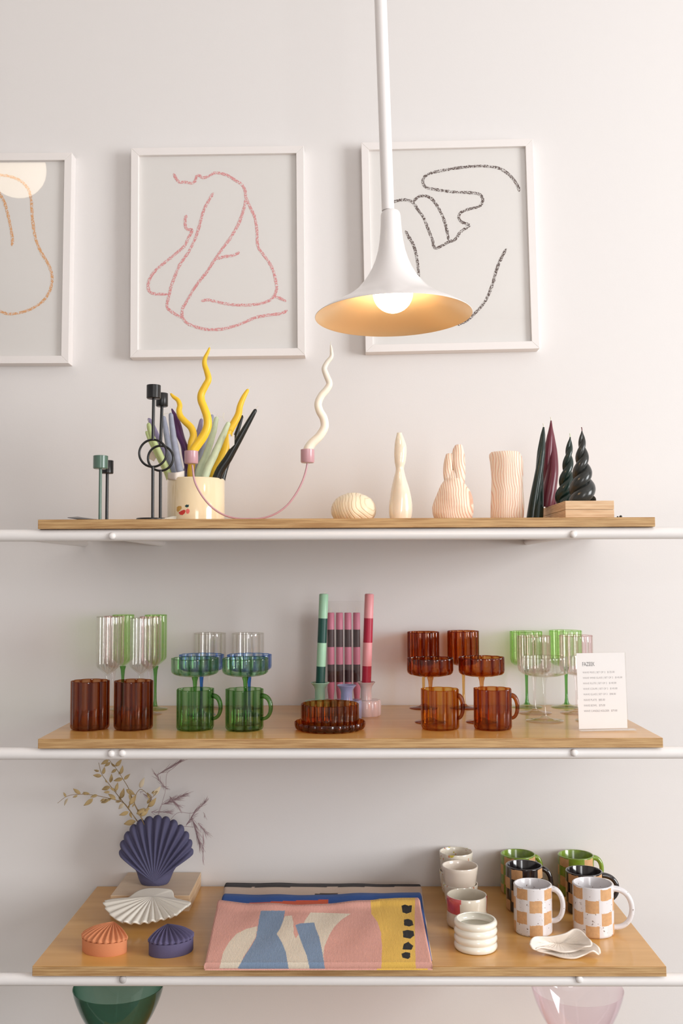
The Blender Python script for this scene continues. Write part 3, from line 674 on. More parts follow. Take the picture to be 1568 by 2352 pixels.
def ring_stick(label, Y, cx, cw, ct, cb, s1, rx, ry, R, s2, base=None):
    k = MPP(Y, 1050); c = P(s2, 1190, Y); c.z = ZT; t = thing('ring_candlestick', label, 'candle holder', c, 'black ring candlesticks')
    L = lambda px, py: P(px, py, Y) - c
    cu = L(cx, ct); zt = cu.z; zb_ = L(cx, cb).z; Rc = cw / 2 * k; m = M_black; X = cu.x
    b = MB(); b.lathe([(0, zb_), (Rc * .9, zb_), (Rc, zb_ + .0015), (Rc, zt - .0005), (Rc * .97, zt), (Rc * .9, zt), (Rc * .88, zb_ + .004), (0, zb_ + .004)], 48, c=(X, 0, 0)); b.build('candle_cup', m, t)
    rc = L(rx, ry); b = MB(); n = 64; rr = (R - 2.6) * k
    vs = [(rc.x + (rr + 2.7 * k * math.cos(q)) * math.cos(a_), 2.7 * k * math.sin(q), rc.z + (rr + 2.7 * k * math.cos(q)) * math.sin(a_)) for a_ in [2 * PI * i / n for i in range(n)] for q in [2 * PI * j / 12 for j in range(12)]]
    b.add(vs, [(i * 12 + j, i * 12 + (j + 1) % 12, ((i + 1) % n) * 12 + (j + 1) % 12, ((i + 1) % n) * 12 + j) for i in range(n) for j in range(12)]); b.build('ring', m, t)
    b = MB(); b.tube([(X, 0, zb_ + .001), L(rx, ry - R + 3)], 3.6 * k, 16); b.build('upper_stem', m, t)
    b = MB(); b.tube([L(rx, ry + R - 3), (0, 0, .001)], 3.6 * k, 16); b.build('lower_stem', m, t)
    b = MB(); b.lathe([(0, 0), (.0325, 0), (.033, .002), (.032, .0048), (0, .005)], 56); b.build('base', m, t)
ring_stick('tall black candlestick with a ring in its stem, the taller front one', 1.96, 353, 32.5, 885, 916, 353, 351, 1041, 34, 350.5)
ring_stick('black ring candlestick behind and right of the taller one', 2.035, 372, 27.5, 903.5, 934, 369.5, 368.5, 1052.5, 31.5, 368)

# U shaped holder
YU = 1.965; k = MPP(YU, 1100); c = P(574, 1192, YU); c.z = ZT
t = thing('arc_candle_holder', 'dusty pink U shaped metal holder for two candles', 'candle holder', c)
L = lambda px, py, Y=YU: P(px, py, Y) - c
for cx, ct, cb in ((439.3, 1036, 1065), (706, 1032.5, 1063)):
    q = L(cx, ct); zb_ = L(cx, cb).z; R = 15.8 * k; b = MB()
    b.lathe([(0, zb_), (R * .9, zb_), (R, zb_ + .002), (R, q.z - .0005), (R * .96, q.z), (R * .85, q.z), (R * .84, zb_ + .005), (0, zb_ + .005)], 48, c=(q.x, 0, 0)); b.build('candle_cup', M_pinkmetal, t)
pts = smooth_path([L(*p) for p in Zs([(765, 645), (775, 720), (798, 775), (832, 826), (870, 866), (915, 896), (960, 913), (1005, 921), (1060, 922.5), (1110, 921), (1155, 911), (1205, 889), (1255, 850), (1300, 790), (1330, 732), (1348, 680), (1357, 636)], 100, 780, 2.24)], 5)
for p in pts: p.z = max(p.z, 2.3 * k)
b = MB(); b.tube(pts, 2.3 * k, 12); b.build('arc', M_pinkmetal, t)

def path_candle(name, label, group, m, px_pts, rads, Y, root, wick=True, Yend=None, n=18, rf=None, k_=6):
    """px_pts from base to tip; rads in px"""
    N = len(px_pts); Ys = [Y + ((Yend if Yend is not None else Y) - Y) * i / (N - 1) for i in range(N)]
    w_ = [P(px_pts[i][0], px_pts[i][1], Ys[i]) for i in range(N)]
    if root: w_ = [root] + w_; rads = [rads[0]] + list(rads)
    base = w_[0].copy(); t = thing(name, label, 'candle', base, group)
    sp = smooth_path([p - base for p in w_], k_); k = MPP(Y, 1000)
    rr = lerp_list(rads, len(sp)); rr = [x * k for x in rr]
    # round the tip
    tip = sp[-1]; dr = (sp[-1] - sp[-2]).normalized(); r_ = rr[-1]
    sp += [tip + dr * r_ * .6, tip + dr * r_ * .95]; rr += [r_ * .75, r_ * .25]
    b = MB(); b.tube(sp, rr, n, rf=rf); cb_ = b.build('candle_body', m, t)
    if wick:
        e = sp[-1]; b = MB(); b.tube(smooth_path([e - dr * .001, e + dr * .004, e + dr * .007 + Vector((.0015, 0, 0))], 3), .0006, 6); b.build('wick', M_wick, cb_)
    return t
zp = lambda pts: Zs(pts, 100, 780, 2.24)      # two zoom frames used when the outlines were measured
zq = lambda pts: Zs(pts, 300, 850, 4.612)
path_candle('wavy_candle', 'tall yellow wavy candle standing in the pink holder', 'wavy candles', M_yel,
            zp([(768, 590), (772, 568), (795, 535), (825, 492), (843, 445), (842, 400), (826, 352), (811, 312), (812, 278), (832, 238), (848, 205), (841, 168), (828, 128), (830, 98), (845, 65), (853, 44)]),
            [10.5, 10.8, 10.6, 10.2, 9.8, 9.4, 9, 8.8, 8.4, 8, 7.4, 6.8, 5.8, 5, 3.6, 2.2], YU, None)
path_candle('wavy_candle', 'cream white wavy candle standing in the pink holder', 'wavy candles', M_crm,
            zp([(1358, 585), (1362, 560), (1382, 532), (1418, 497), (1445, 450), (1440, 405), (1420, 368), (1412, 330), (1428, 290), (1457, 255), (1470, 225), (1455, 185), (1444, 150), (1458, 118), (1480, 88), (1480, 55), (1477, 30)]),
            [10.8, 10.8, 10.5, 10, 9.6, 9.4, 9.1, 8.8, 8.4, 8, 7.5, 7, 6.4, 5.6, 4.8, 3.6, 1.8], YU, None)

# pot with tapers
YP = 2.09; k = MPP(YP, 1150); R = 66.3 * k; pc = P(449.5, 1190, YP); pc.z = ZT; hp = P(449, 1101, YP).z - ZT
t = thing('ceramic_pot', 'cream glazed cylindrical pot with small fruit decal, full of candles', 'pot', pc)
b = MB(); b.lathe([(0, 0), (R - .004, 0), (R, .004), (R, hp - .003), (R - .002, hp), (R - .004, hp), (R - .006, hp - .003), (R - .006, .008), (0, .008)], 96); pot_ = b.build('pot_body', M_cream, t)
def decal(name, rgb, poly, off):
    b = MB(); pts = [P(x, y, YP - R) - pc for x, y in poly]; vs = []
    cx = sum(p.x for p in pts) / len(pts); cz = sum(p.z for p in pts) / len(pts)
    for p in [Vector((cx, 0, cz))] + pts:
        x_ = p.x * .98; vs.append((x_, -math.sqrt(max(0, (R + off) ** 2 - x_ * x_)), p.z))
    n = len(pts); b.add(vs, [(0, 1 + i, 1 + (i + 1) % n) for i in range(n)]); b.build(name, mat(name + '_ink', rgb, .3), pot_, smooth=False)
decal('ochre_decal', (206, 158, 74), zq([(478, 1450), (500, 1437), (530, 1440), (536, 1462), (515, 1485), (490, 1503), (476, 1485)]), .0003)
decal('red_decal', (206, 58, 48), zq([(498, 1508), (530, 1490), (562, 1478), (578, 1488), (572, 1515), (545, 1535), (515, 1530)]), .0005)
decal('pink_decal', (232, 118, 112), zq([(585, 1480), (605, 1466), (622, 1480), (624, 1502), (610, 1522), (592, 1520), (582, 1500)]), .0004)
decal('teal_decal', (30, 66, 66), zq([(572, 1438), (590, 1424), (606, 1428), (616, 1424), (613, 1448), (596, 1455), (580, 1450)]), .0004)
def in_pot(fx, fy=0): return pc + Vector((fx * R, fy * R, .010))
PG = 'candles standing in the cream pot'
def bumpy(t, s): return 1 + .03 * math.sin(9 * t + 40 * s) + .02 * math.sin(5 * t - 70 * s)
path_candle('taper_candle', 'lilac taper leaning far left behind the black candlesticks', PG, M_lil, zq([(470, 1170), (300, 760), (215, 560), (192, 520)]), [8, 7.5, 5.8, 3], YP + .02, in_pot(.0, .45), Yend=YP + .05)
path_candle('taper_candle', 'pale lime taper with looped tip, leaning far left', PG, M_pgr2, zq([(415, 1120), (330, 930), (240, 740), (205, 640), (192, 580)]), [7, 6.8, 6.3, 5.8, 5], YP - .01, in_pot(-.35, -.05), Yend=YP - .03, rf=bumpy)
path_candle('taper_candle', 'short pale lime taper, leftmost and lowest in the pot', PG, M_pgr2, zq([(400, 1140), (300, 930), (215, 760), (170, 660)]), [6, 6, 5.5, 3.6], YP - .0, in_pot(-.5, .25), Yend=YP + .0, rf=bumpy)
path_candle('taper_candle', 'grey lavender taper right behind the rings', PG, M_lav, zq([(450, 1130), (415, 900), (375, 650), (352, 505)]), [8, 7.4, 6.6, 4.6], YP, in_pot(-.55, 0), rf=bumpy, Yend=YP + .01)
path_candle('taper_candle', 'blue grey taper left of the plum candle', PG, M_lav, zq([(530, 1130), (495, 950), (450, 690), (425, 475)]), [8.6, 8.2, 7.2, 5.2], YP - .02, in_pot(-.3, -.3), rf=bumpy, Yend=YP - .025)
path_candle('twisted_candle', 'plum purple twisted candle leaning left in the pot', PG, M_pur, zq([(640, 1140), (590, 920), (565, 800), (520, 680), (490, 560), (460, 470), (438, 415)]), [8, 8.5, 9.6, 9.0, 7.4, 5.4, 2], YP + .012, in_pot(.1, .4), rf=lambda a_, s: 1 + .16 * math.cos(2 * a_ + 14 * s), Yend=YP + .03)
path_candle('wavy_candle', 'shorter yellow wavy candle leaning left behind the tall one', PG, M_yel, zq([(640, 1150), (645, 1000), (640, 850), (645, 770), (665, 690), (640, 610), (575, 545), (528, 490), (512, 430), (520, 375), (500, 320), (455, 285), (428, 255)]), [8.5, 8.5, 8.5, 8.5, 8.3, 8, 7.6, 7.2, 6.6, 6, 5.2, 4.2, 2.6], YP + .0, in_pot(.05, .05), Yend=YP + .01)
path_candle('taper_candle', 'lilac taper partly hidden behind the tall yellow candle', PG, M_lil, zq([(590, 1120), (670, 850), (725, 650), (748, 530)]), [7.6, 7.4, 6.4, 4], YP + .035, in_pot(-.1, .6), rf=bumpy, Yend=YP + .05)
path_candle('taper_candle', 'blue lavender taper between the tall yellow and pale green candles', PG, M_lav, zq([(655, 1130), (740, 900), (820, 640), (862, 490)]), [8.4, 8, 6.8, 4.6], YP + .02, in_pot(.0, .25), rf=bumpy, Yend=YP + .03)
path_candle('taper_candle', 'pale green taper, the left of the tied green pair', PG, M_pgr, zq([(715, 1130), (800, 900), (870, 680), (908, 515)]), [8.6, 8, 7, 5.2], YP - .005, in_pot(.1, .0), rf=bumpy, Yend=YP)
path_candle('taper_candle', 'pale green taper, the right of the tied green pair', PG, M_pgr, zq([(785, 1140), (885, 900), (970, 710), (1032, 570)]), [9, 8.6, 7.4, 5.4], YP - .03, in_pot(.15, -.5), rf=bumpy, Yend=YP - .03)
path_candle('wavy_candle', 'yellow wavy candle leaning right beside the black tapers', PG, M_yel, zq([(870, 1140), (920, 1010), (985, 880), (1010, 780), (1030, 670), (1095, 560), (1140, 470), (1158, 380), (1195, 290), (1238, 215)]), [10, 10.4, 10.6, 10, 9.4, 8.8, 8, 7, 6, 3.8], YP + .01, in_pot(.35, .3), Yend=YP + .03)
path_candle('taper_candle', 'black taper at the back, shorter and half hidden', PG, M_blk, zq([(975, 1140), (1050, 900), (1120, 680), (1182, 490)]), [7, 6.6, 5.4, 3], YP + .025, in_pot(.6, .5), Yend=YP + .05)
path_candle('taper_candle', 'long glossy black taper leaning furthest right', PG, M_blk, zq([(915, 1140), (1035, 930), (1160, 710), (1318, 430)]), [10.6, 9.6, 7.8, 4.4], YP - .02, in_pot(.5, -.2), Yend=YP - .03)
# paper band and tags
b = MB(); q0 = P(386, 1091, YP - .045); b.tube([P(386, 1092, YP - .03), P(404, 1090, YP - .052), P(423, 1088, YP - .048)], .0085, 4)
b = MB(); b.grid(lambda u, v: P(386 + 37 * u, 1085 - 4 * u + 17 * v + 2 * math.sin(u * PI), YP - .030 - .022 * math.sin(u * PI)), 12, 3)
o = b.build('paper_band', mat('grid_paper', (232, 222, 212), .9)); o.modifiers.new('s', 'SOLIDIFY').thickness = .0006; tag(o, 'white paper band round the lavender tapers at the pot rim', 'paper wrap')
def tie(name, label, pts, Y, m=M_wick, r=.0005):
    b = MB(); w_ = [P(x, y, Y) for x, y in pts]; c_ = w_[0].copy(); b.tube(smooth_path([p - c_ for p in w_], 6), r, 6); o = b.build(name, m, loc=c_); tag(o, label, 'string'); return o
tie('wick_string', 'white string joining the two pale green tapers', zq([(915, 500), (930, 490), (965, 498), (985, 515), (975, 480), (990, 455), (985, 515), (1010, 545), (1035, 570)]), YP - .018)
tie('wick_string', 'white string joining the lavender tapers on the left', zq([(345, 470), (370, 460), (400, 458), (430, 462)]), YP - .012)
tie('wick_string', 'thin string loop between the two black tapers', zq([(1190, 480), (1215, 540), (1245, 500), (1265, 455), (1325, 415)]), YP - .0)
def hangtag(label, poly, Y, rgb):
    b = MB(); w_ = [P(x, y, Y) for x, y in poly]; c_ = w_[0].copy(); vs = [p - c_ for p in w_]; vs2 = [v + Vector((0, .0006, 0)) for v in vs]; n = len(vs)
    b.add(vs + vs2, [tuple(range(n)), tuple(range(2 * n - 1, n - 1, -1))] + [(i, i + n, (i + 1) % n + n, (i + 1) % n) for i in range(n)])
    o = b.build('paper_tag', mat('tag_paper', rgb, .85), loc=c_, smooth=False); tag(o, label, 'tag'); return o
hangtag('white paper tag hanging from the right yellow candle', zq([(1036, 678), (1068, 685), (1100, 686), (1098, 790), (1048, 838)]), YP - .045, (236, 232, 230))
hangtag('cream paper tag seen through the black rings', zq([(205, 850), (300, 880), (245, 968), (185, 935)]), YP + .03, (232, 214, 196))
tie('tag_string', 'yellow thread knotted round the right yellow candle', zq([(1040, 640), (1062, 632), (1078, 650), (1090, 640), (1075, 665), (1070, 700)]), YP - .046, mat('yellow_thread', (236, 196, 50), .8), .0011)
# leaflet, loose tag
def flat_slab(name, label, cat, poly, z, th, m):
    w_ = [PZ(x, y, z) if z < CAM.z else None for x, y in poly]
def leaf_paper(label, pts, m, name='paper_tag'):
    b = MB(); c_ = Vector(pts[0]); vs = [Vector(p) - c_ for p in pts]; n = len(vs); vs2 = [v + Vector((0, 0, .0008)) for v in vs]
    b.add(vs + vs2, [tuple(range(n - 1, -1, -1)), tuple(range(n, 2 * n))] + [(i, (i + 1) % n, (i + 1) % n + n, i + n) for i in range(n)])
    o = b.build(name, m, loc=c_, smooth=False); tag(o, label, 'tag')
x0 = P(160, 1190, 1.93).x; x1 = P(226, 1190, 1.93).x
leaf_paper('black price tag lying at the left end of the top shelf', [(x0, 1.915, ZT + .004), (x0 + .02, 1.912, ZT + .0005), (x1, 1.915, ZT + .0004), (x1, 1.94, ZT + .0004), (x0 + .025, 1.95, ZT + .0012), (x0 + .01, 1.95, ZT + .0075)], M_black)
xa = P(372, 1190, 1.93).x; xb = P(406, 1190, 1.93).x
leaf_paper('small white tag lying in front of the cream pot', [(xa, 1.925, ZT + .001), (xb, 1.92, ZT + .0005), (xb, 1.926, ZT + .006), (xb - .008, 1.935, ZT + .007), (xa, 1.945, ZT + .003)], M_wick)

# porcelain vases
M_por1 = grooved('ivory_porcelain', (242, 226, 198), (238, 218, 186), 42, 16, rough=.45, coat=.2, stren=.8, rot=(0, .5, .3), sss=.25)
M_pearl = mat('pearl_lustre_glaze', (240, 226, 206), .1, coat=1.0, mottle=.03, mscale=8, sss=.15)
M_por2 = grooved('peach_lined_porcelain', (244, 224, 204), (228, 168, 142), 62, 9, rough=.5, coat=.1, rot=(0, .16, .3), stren=.6, sss=.2, pos=(.0, .3))
M_por3 = grooved('peach_grained_porcelain', (244, 226, 208), (234, 182, 156), 62, 11, rough=.5, coat=.1, rot=(0, .05, .2), stren=.6, sss=.2, pos=(.0, .3))
Yv = 2.04; kv = MPP(Yv, 1150)
c = P(811.5, 1190, Yv); c.z = ZT
b = MB(); hv = P(811, 1133, Yv).z - ZT; Rv = 51.5 * kv
pr = [(0, 0), (Rv * .62, 0), (Rv * .85, hv * .08), (Rv * .98, hv * .28), (Rv, hv * .45), (Rv * .95, hv * .62), (Rv * .8, hv * .8), (Rv * .55, hv * .92), (Rv * .36, hv * .97), (Rv * .3, hv), (Rv * .26, hv), (Rv * .24, hv * .93), (Rv * .5, hv * .8), (0, hv * .5)]
b.lathe(pr, 96, rf=lambda th, z_, r_: r_ * (1 + .012 * math.sin(7 * th + 30 * z_) + .012 * math.sin(11 * th)))
o = b.build('bud_vase', M_por1, loc=c); tag(o, 'squat round ivory vase with incised leaf lines', 'vase')
def pxprofile_vase(name, label, cat, m, Y, rows, rfun=None, n=96):
    """rows: (left px, right px, y px) bottom to top; cross sections are ovals following the outline"""
    base = P((rows[0][0] + rows[0][1]) / 2, 1190, Y); base.z = ZT; pts = []
    fine = smooth_path([(a_, b_, y_) for a_, b_, y_ in rows], 6); b = MB(); vs = []; nr = len(fine)
    for q in fine:
        l_ = P(q.x, q.z, Y); r_ = P(q.y, q.z, Y); cx = (l_.x + r_.x) / 2 - base.x; hw = (r_.x - l_.x) / 2; z_ = max(0, (l_.z + r_.z) / 2 - base.z)
        for i in range(n):
            th = 2 * PI * i / n; f_ = rfun(th, z_) if rfun else 1
            vs.append((cx + hw * f_ * math.cos(th), hw * f_ * math.sin(th) * .92, z_))
    fs = [(j * n + i, j * n + (i + 1) % n, (j + 1) * n + (i + 1) % n, (j + 1) * n + i) for j in range(nr - 1) for i in range(n)]
    # rolled rim going inside
    top = vs[-n:]; tc = Vector((sum(v[0] for v in top) / n, 0, top[0][2])); k0 = len(vs)
    for s_, dz in ((.86, .0), (.80, -.004), (.72, -.02)):
        for v in top: vs.append((tc.x + (v[0] - tc.x) * s_, v[1] * s_, tc.z + dz))
    for j in range(3):
        a_ = (nr - 1) * n if j == 0 else k0 + (j - 1) * n; d_ = k0 + j * n
        fs += [(a_ + i, a_ + (i + 1) % n, d_ + (i + 1) % n, d_ + i) for i in range(n)]
    fs += [tuple(range(n - 1, -1, -1)), tuple(k0 + 2 * n + i for i in range(n))]
    b.add(vs, fs); o = b.build(name, m, loc=base); tag(o, label, cat); return o
zr = lambda rows: [(700 + a_ / 1.8065, 700 + b_ / 1.8065, 920 + y_ / 1.8065) for a_, b_, y_ in rows]
pxprofile_vase('tall_vase', 'tall slender pearl glazed vase with twisted neck', 'vase', M_pearl, 2.02,
               zr([(354, 436, 496), (350, 441, 470), (349, 443, 440), (352, 441, 405), (357, 434, 365), (366, 422, 325), (374, 414, 297), (376, 412, 280), (372, 418, 255), (371, 422, 225), (373, 421, 190), (376, 413, 165), (381, 404, 142), (382, 402, 134)]),
               lambda th, z_: 1 + .05 * math.cos(2 * th + 35 * z_) + .03 * math.cos(3 * th - 20 * z_))
# two-lobed carved vase
def lobed_vase():
    Y = 2.04; base = P(1040, 1190, Y); base.z = ZT; L_ = lambda x, y: P(700 + x / 1.8065, 920 + y / 1.8065, Y) - base; k = MPP(Y, 1100) / 1.8065
    b = MB()
    def ring(pts_r, flat=.9, n=64, rf=None):
        sp = smooth_path([L_(x, y) for x, y, r_ in pts_r], 6); rr = lerp_list([r_ for _, _, r_ in pts_r], len(sp)); vs = []
        for j, (p, r_) in enumerate(zip(sp, rr)):
            for i in range(n):
                th = 2 * PI * i / n; f_ = 1 + .03 * math.cos(3 * th + j * .25)
                vs.append((p.x + r_ * k * f_ * math.cos(th), r_ * k * f_ * flat * math.sin(th), max(0, p.z)))
        nr = len(sp); b.add(vs, [(j * n + i, j * n + (i + 1) % n, (j + 1) * n + (i + 1) % n, (j + 1) * n + i) for j in range(nr - 1) for i in range(n)] + [tuple(range(n - 1, -1, -1)), tuple((nr - 1) * n + i for i in range(n))])
    ring([(612, 494, 76), (613, 470, 83), (616, 440, 85), (618, 410, 79), (617, 380, 68), (615, 355, 54), (616, 338, 42), (617, 325, 34)])
    ring([(616, 350, 40), (617, 325, 36), (617, 305, 30), (616, 290, 18)], .6)
    ring([(600, 345, 20), (596, 320, 21), (594, 290, 20), (597, 260, 21), (599, 238, 19), (600, 226, 16), (600, 220, 11)], .8)
    ring([(598, 425, 20), (612, 392, 34), (626, 358, 34), (636, 325, 28), (638, 290, 26), (636, 255, 28), (636, 225, 27), (636, 200, 21), (637, 187, 15), (638, 183, 11)], .8)
    o = b.build('carved_vase', M_por2, loc=base); tag(o, 'curvy two-peaked porcelain vase with carved peach lines', 'vase')
lobed_vase()
pxprofile_vase('carved_vase', 'wide cylindrical porcelain vase with carved peach grain', 'vase', M_por3, 2.05,
               zr([(770, 903, 496), (768, 906, 470), (769, 907, 430), (771, 904, 380), (773, 903, 330), (771, 905, 290), (768, 905, 255), (765, 900, 235), (766, 893, 222), (772, 888, 215)]),
               lambda th, z_: 1 + .02 * math.cos(3 * th + 20 * z_) + .012 * math.cos(7 * th))

# plywood blocks and twisted candles
YK0 = 1.945; YK1 = 2.22
xa = P(1298, 1170, YK0).x; xb = P(1410, 1170, YK0).x; z_top = P(1350, 1150, YK0).z; zmid = P(1350, 1170, YK0).z
for lab, z0_, z1_ in (('pale plywood block on the shelf, lower of the stacked pair', ZT, zmid - .0006), ('pale plywood block under the twisted candles, upper of the pair', zmid, z_top)):
    b = MB(); b.box((0, 0, 0), (xb - xa, YK1 - YK0, z1_ - z0_), faces=[1, 1, 0, 0, 0, 0]); o = b.build('plywood_block', [M_plyl, M_blockt], loc=(xa, YK0, z0_), smooth=False); tag(o, lab, 'block', 'plywood display blocks'); bevel(o, .0006)
def spiral_candle(name, label, m, Y, base_px, tip_px, prof, turns, zbase, strands=2, off=.55, ph=0.0, wickm=M_wick):
    """prof: (fraction of height, half-width px)"""
    base = P(base_px, 1150, Y); base.z = zbase; tip = P(tip_px[0], tip_px[1], Y); k = MPP(Y, 1080); ax = tip - base; N = 90
    t = thing(name, label, 'candle', base, 'twisted candles on the right'); b = MB()
    def hw(s):
        for i in range(len(prof) - 1):
            if s <= prof[i + 1][0]: f_ = (s - prof[i][0]) / (prof[i + 1][0] - prof[i][0]); return prof[i][1] + (prof[i + 1][1] - prof[i][1]) * f_
        return prof[-1][1]
    for q in range(strands):
        pts = []; rr = []
        for i in range(N + 1):
            s = i / N; w_ = hw(s) * k; a_ = ph + 2 * PI * turns * s + 2 * PI * q / strands
            o_ = w_ * off * (1 - .25 * s); pts.append(ax * s + Vector((math.cos(a_) * o_, math.sin(a_) * o_, 0))); rr.append(max(w_ * (1 - off) * 1.06, .0006))
        b.tube(pts, rr, 20)
    for v_i in range(len(b.v)):
        v = b.v[v_i]
        if v[2] < 0: b.v[v_i] = (v[0], v[1], 0)
    cb_ = b.build('candle_body', m, t)
    b = MB(); b.tube(smooth_path([ax * .985, ax + Vector((0, 0, .004)), ax + Vector((-.001, 0, .008))], 3), .001, 6); b.build('wick', wickm, cb_)
spiral_candle('twisted_candle', 'black forest green loosely twisted candle standing on the shelf, leftmost', M_dgr, 2.10, 1226, (1248, 981), [(0, 19), (.25, 16.5), (.5, 13.5), (.75, 10.5), (.92, 5.5), (1, 2)], .55, ZT, off=.34, ph=2.6)
spiral_candle('twisted_candle', 'tall burgundy loosely twisted candle, tallest of the dark candles', M_bur, 2.135, 1261, (1265, 966), [(0, 25), (.15, 24), (.39, 21), (.66, 15.5), (.82, 10.5), (.94, 5), (1, 1.8)], .7, z_top, off=.36, ph=.4)
spiral_candle('spiral_candle', 'dark green tightly spiralled candle between burgundy and black candles', M_dgr, 2.07, 1296, (1309, 1004), [(0, 24), (.12, 23.5), (.3, 19), (.55, 14), (.78, 10), (.92, 6), (1, 2)], 2.1, z_top, off=.44, ph=1.1, wickm=M_pgr)
spiral_candle('spiral_candle', 'near black tightly spiralled candle, rightmost and in front', M_char, 1.985, 1337, (1336, 990), [(0, 32.5), (.12, 31.5), (.3, 26), (.55, 18.5), (.78, 11.5), (.92, 6.5), (1, 2)], 2.2, z_top, off=.44, ph=.2, wickm=M_bur)
q = P(1425, 1187, 1.93); b = MB(); b.sphere((0, 0, .0028), .003, 12, (1, 1, .9)); b.sphere((-.006, 0, .002), .002, 10); o = b.build('wax_crumb', M_blk, loc=(q.x, 1.93, ZT)); tag(o, 'tiny black wax crumb beside the plywood blocks', 'crumb')

# ------------------------------------------------------------------ bottom shelf
M_navy = mat('navy_violet_matte', (84, 82, 112), .75, bump=.15, bscale=420)
M_terra = mat('terracotta_matte', (214, 138, 96), .8, bump=.15, bscale=420)
M_viol = mat('violet_grey_matte', (88, 82, 116), .75, bump=.15, bscale=420)
M_shellw = mat('white_shell_glaze', (238, 232, 220), .35, coat=.3)
# riser block
zr0 = PZ(254, 2063, ZB)   # only for x scale
Hr = .034; f0 = PZ(254, 2057, ZB + Hr); f1 = PZ(434.7, 2057, ZB + Hr); bk = PZ(289, 2001, ZB + Hr); Yb = min(bk.y, WALL - .006)
for lab, za, zb_ in (('pale plywood block beneath the shell vase, lower half', 0, Hr / 2 - .0004), ('pale plywood block directly under the shell vase', Hr / 2, Hr)):
    b = MB(); b.box((0, 0, 0), (f1.x - f0.x, Yb - f0.y, zb_ - za), faces=[1, 1, 0, 0, 0, 0]); o = b.build('plywood_block', [M_plyl, M_blockt], loc=(f0.x, f0.y, ZB + za), smooth=False); tag(o, lab, 'block', 'plywood display blocks'); bevel(o, .0006)

def shell_vase():
    zq2 = lambda pts: Zs(pts, 120, 1720, 4.126)
    tips = [(632, 985), (643, 893), (690, 800), (750, 725), (825, 672), (907, 640), (1000, 628), (1085, 642), (1165, 676), (1235, 728), (1290, 798), (1325, 880), (1337, 975)]
    # contact of the base with the block
    q = PZ(120 + 970 / 4.126, 1720 + 1303 / 4.126, ZB + Hr); Y = q.y + .022; base = Vector((q.x, Y, ZB + Hr)); kz = MPP(Y, 1950) / 4.126
    L_ = lambda x, y: P(120 + x / 4.126, 1720 + y / 4.126, Y) - base
    C_ = Vector((980, 1232))
    out = []
    for i in range(len(tips) - 1):
        a_, d_ = Vector(tips[i]), Vector(tips[i + 1])
        for j in range(10):
            f_ = j / 10; p = a_.lerp(d_, f_); dip = .055 * (1 - abs(math.cos(PI * f_)) ** .8); chord = .012 * math.sin(PI * f_)
            out.append((p + (p - C_) * (chord - dip) * 1.0, i + f_, 1.0))
    out.append((Vector(tips[-1]), 12.0, 1.0))
    right = smooth_path([(1337, 975, 0), (1322, 1012, 0), (1210, 1085, 0), (1155, 1150, 0), (1125, 1220, 0), (1100, 1268, 0), (1060, 1303, 0)], 5)[1:]
    left = smooth_path([(880, 1305, 0), (845, 1275, 0), (818, 1220, 0), (795, 1150, 0), (750, 1090, 0), (645, 1015, 0), (632, 985, 0)], 5)[:-1]
    for p in right: out.append((Vector((p.x, p.y)), 12.0, .0))
    for p in left: out.append((Vector((p.x, p.y)), 0.0, .0))
    n = len(out); S = 22; vs = []; b = MB()
    for side in (-1, 1):
        for j in range(S + 1):
            s = j / S
            for (p, t_, w_) in out:
                q_ = C_ + (p - C_) * s; v = L_(q_.x, q_.y)
                th = .026 * (1 - s ** 2.6) ** .5 * (1 - .25 * s)
                rib = .0042 * min(1, s * 2.2) * (1 - s ** 8 * .6) * math.cos(2 * PI * t_) * w_ * min(1, s * 1.5)
                vs.append((v.x, side * (th + rib * (1 if s < .98 else .3) + .0012), max(0, v.z)))
    o2 = (S + 1) * n; fs = []
    for j in range(S):
        for i in range(n):
            a_, d_ = j * n + i, j * n + (i + 1) % n; e_, f_ = (j + 1) * n + (i + 1) % n, (j + 1) * n + i
            fs.append((a_, d_, e_, f_)); fs.append((o2 + a_, o2 + f_, o2 + e_, o2 + d_))
    for i in range(n): fs.append((S * n + i, S * n + (i + 1) % n, o2 + S * n + (i + 1) % n, o2 + S * n + i))
    b.add(vs, fs); o = b.build('shell_vase', M_navy, loc=base, angle=80); tag(o, 'navy violet scallop shell vase on the plywood block, holding dried sprigs', 'vase')
    return base
vb = shell_vase()
M_stem = mat('dry_stem', (150, 124, 86), .8); M_leafd = mat('dried_leaf', (186, 160, 112), .75, mottle=.15, mscale=60); M_plume = mat('dried_mauve_grass', (172, 146, 150), .9)
M_leafw = mat('bleached_leaf', (222, 206, 178), .75)
ZQ = lambda x, y: (120 + x / 4.126, 1720 + y / 4.126)
def leaf(b, p, d, L_, W_, nrm, mi=0):
    d = d.normalized(); s_ = d.cross(nrm).normalized(); n_ = s_.cross(d); vs = []; N = 6
    for i in range(N + 1):
        f_ = i / N; w_ = W_ * math.sin(PI * min(1, f_ ** .8 * .97 + .02)) ; c_ = p + d * L_ * f_ - n_ * L_ * .18 * f_ * f_
        vs += [c_ - s_ * w_ + n_ * w_ * .35, c_, c_ + s_ * w_ + n_ * w_ * .35]
    fs = []
    for i in range(N): a_ = 3 * i; fs += [(a_, a_ + 1, a_ + 4, a_ + 3), (a_ + 1, a_ + 2, a_ + 5, a_ + 4)]
    b.add(vs, fs, mi)
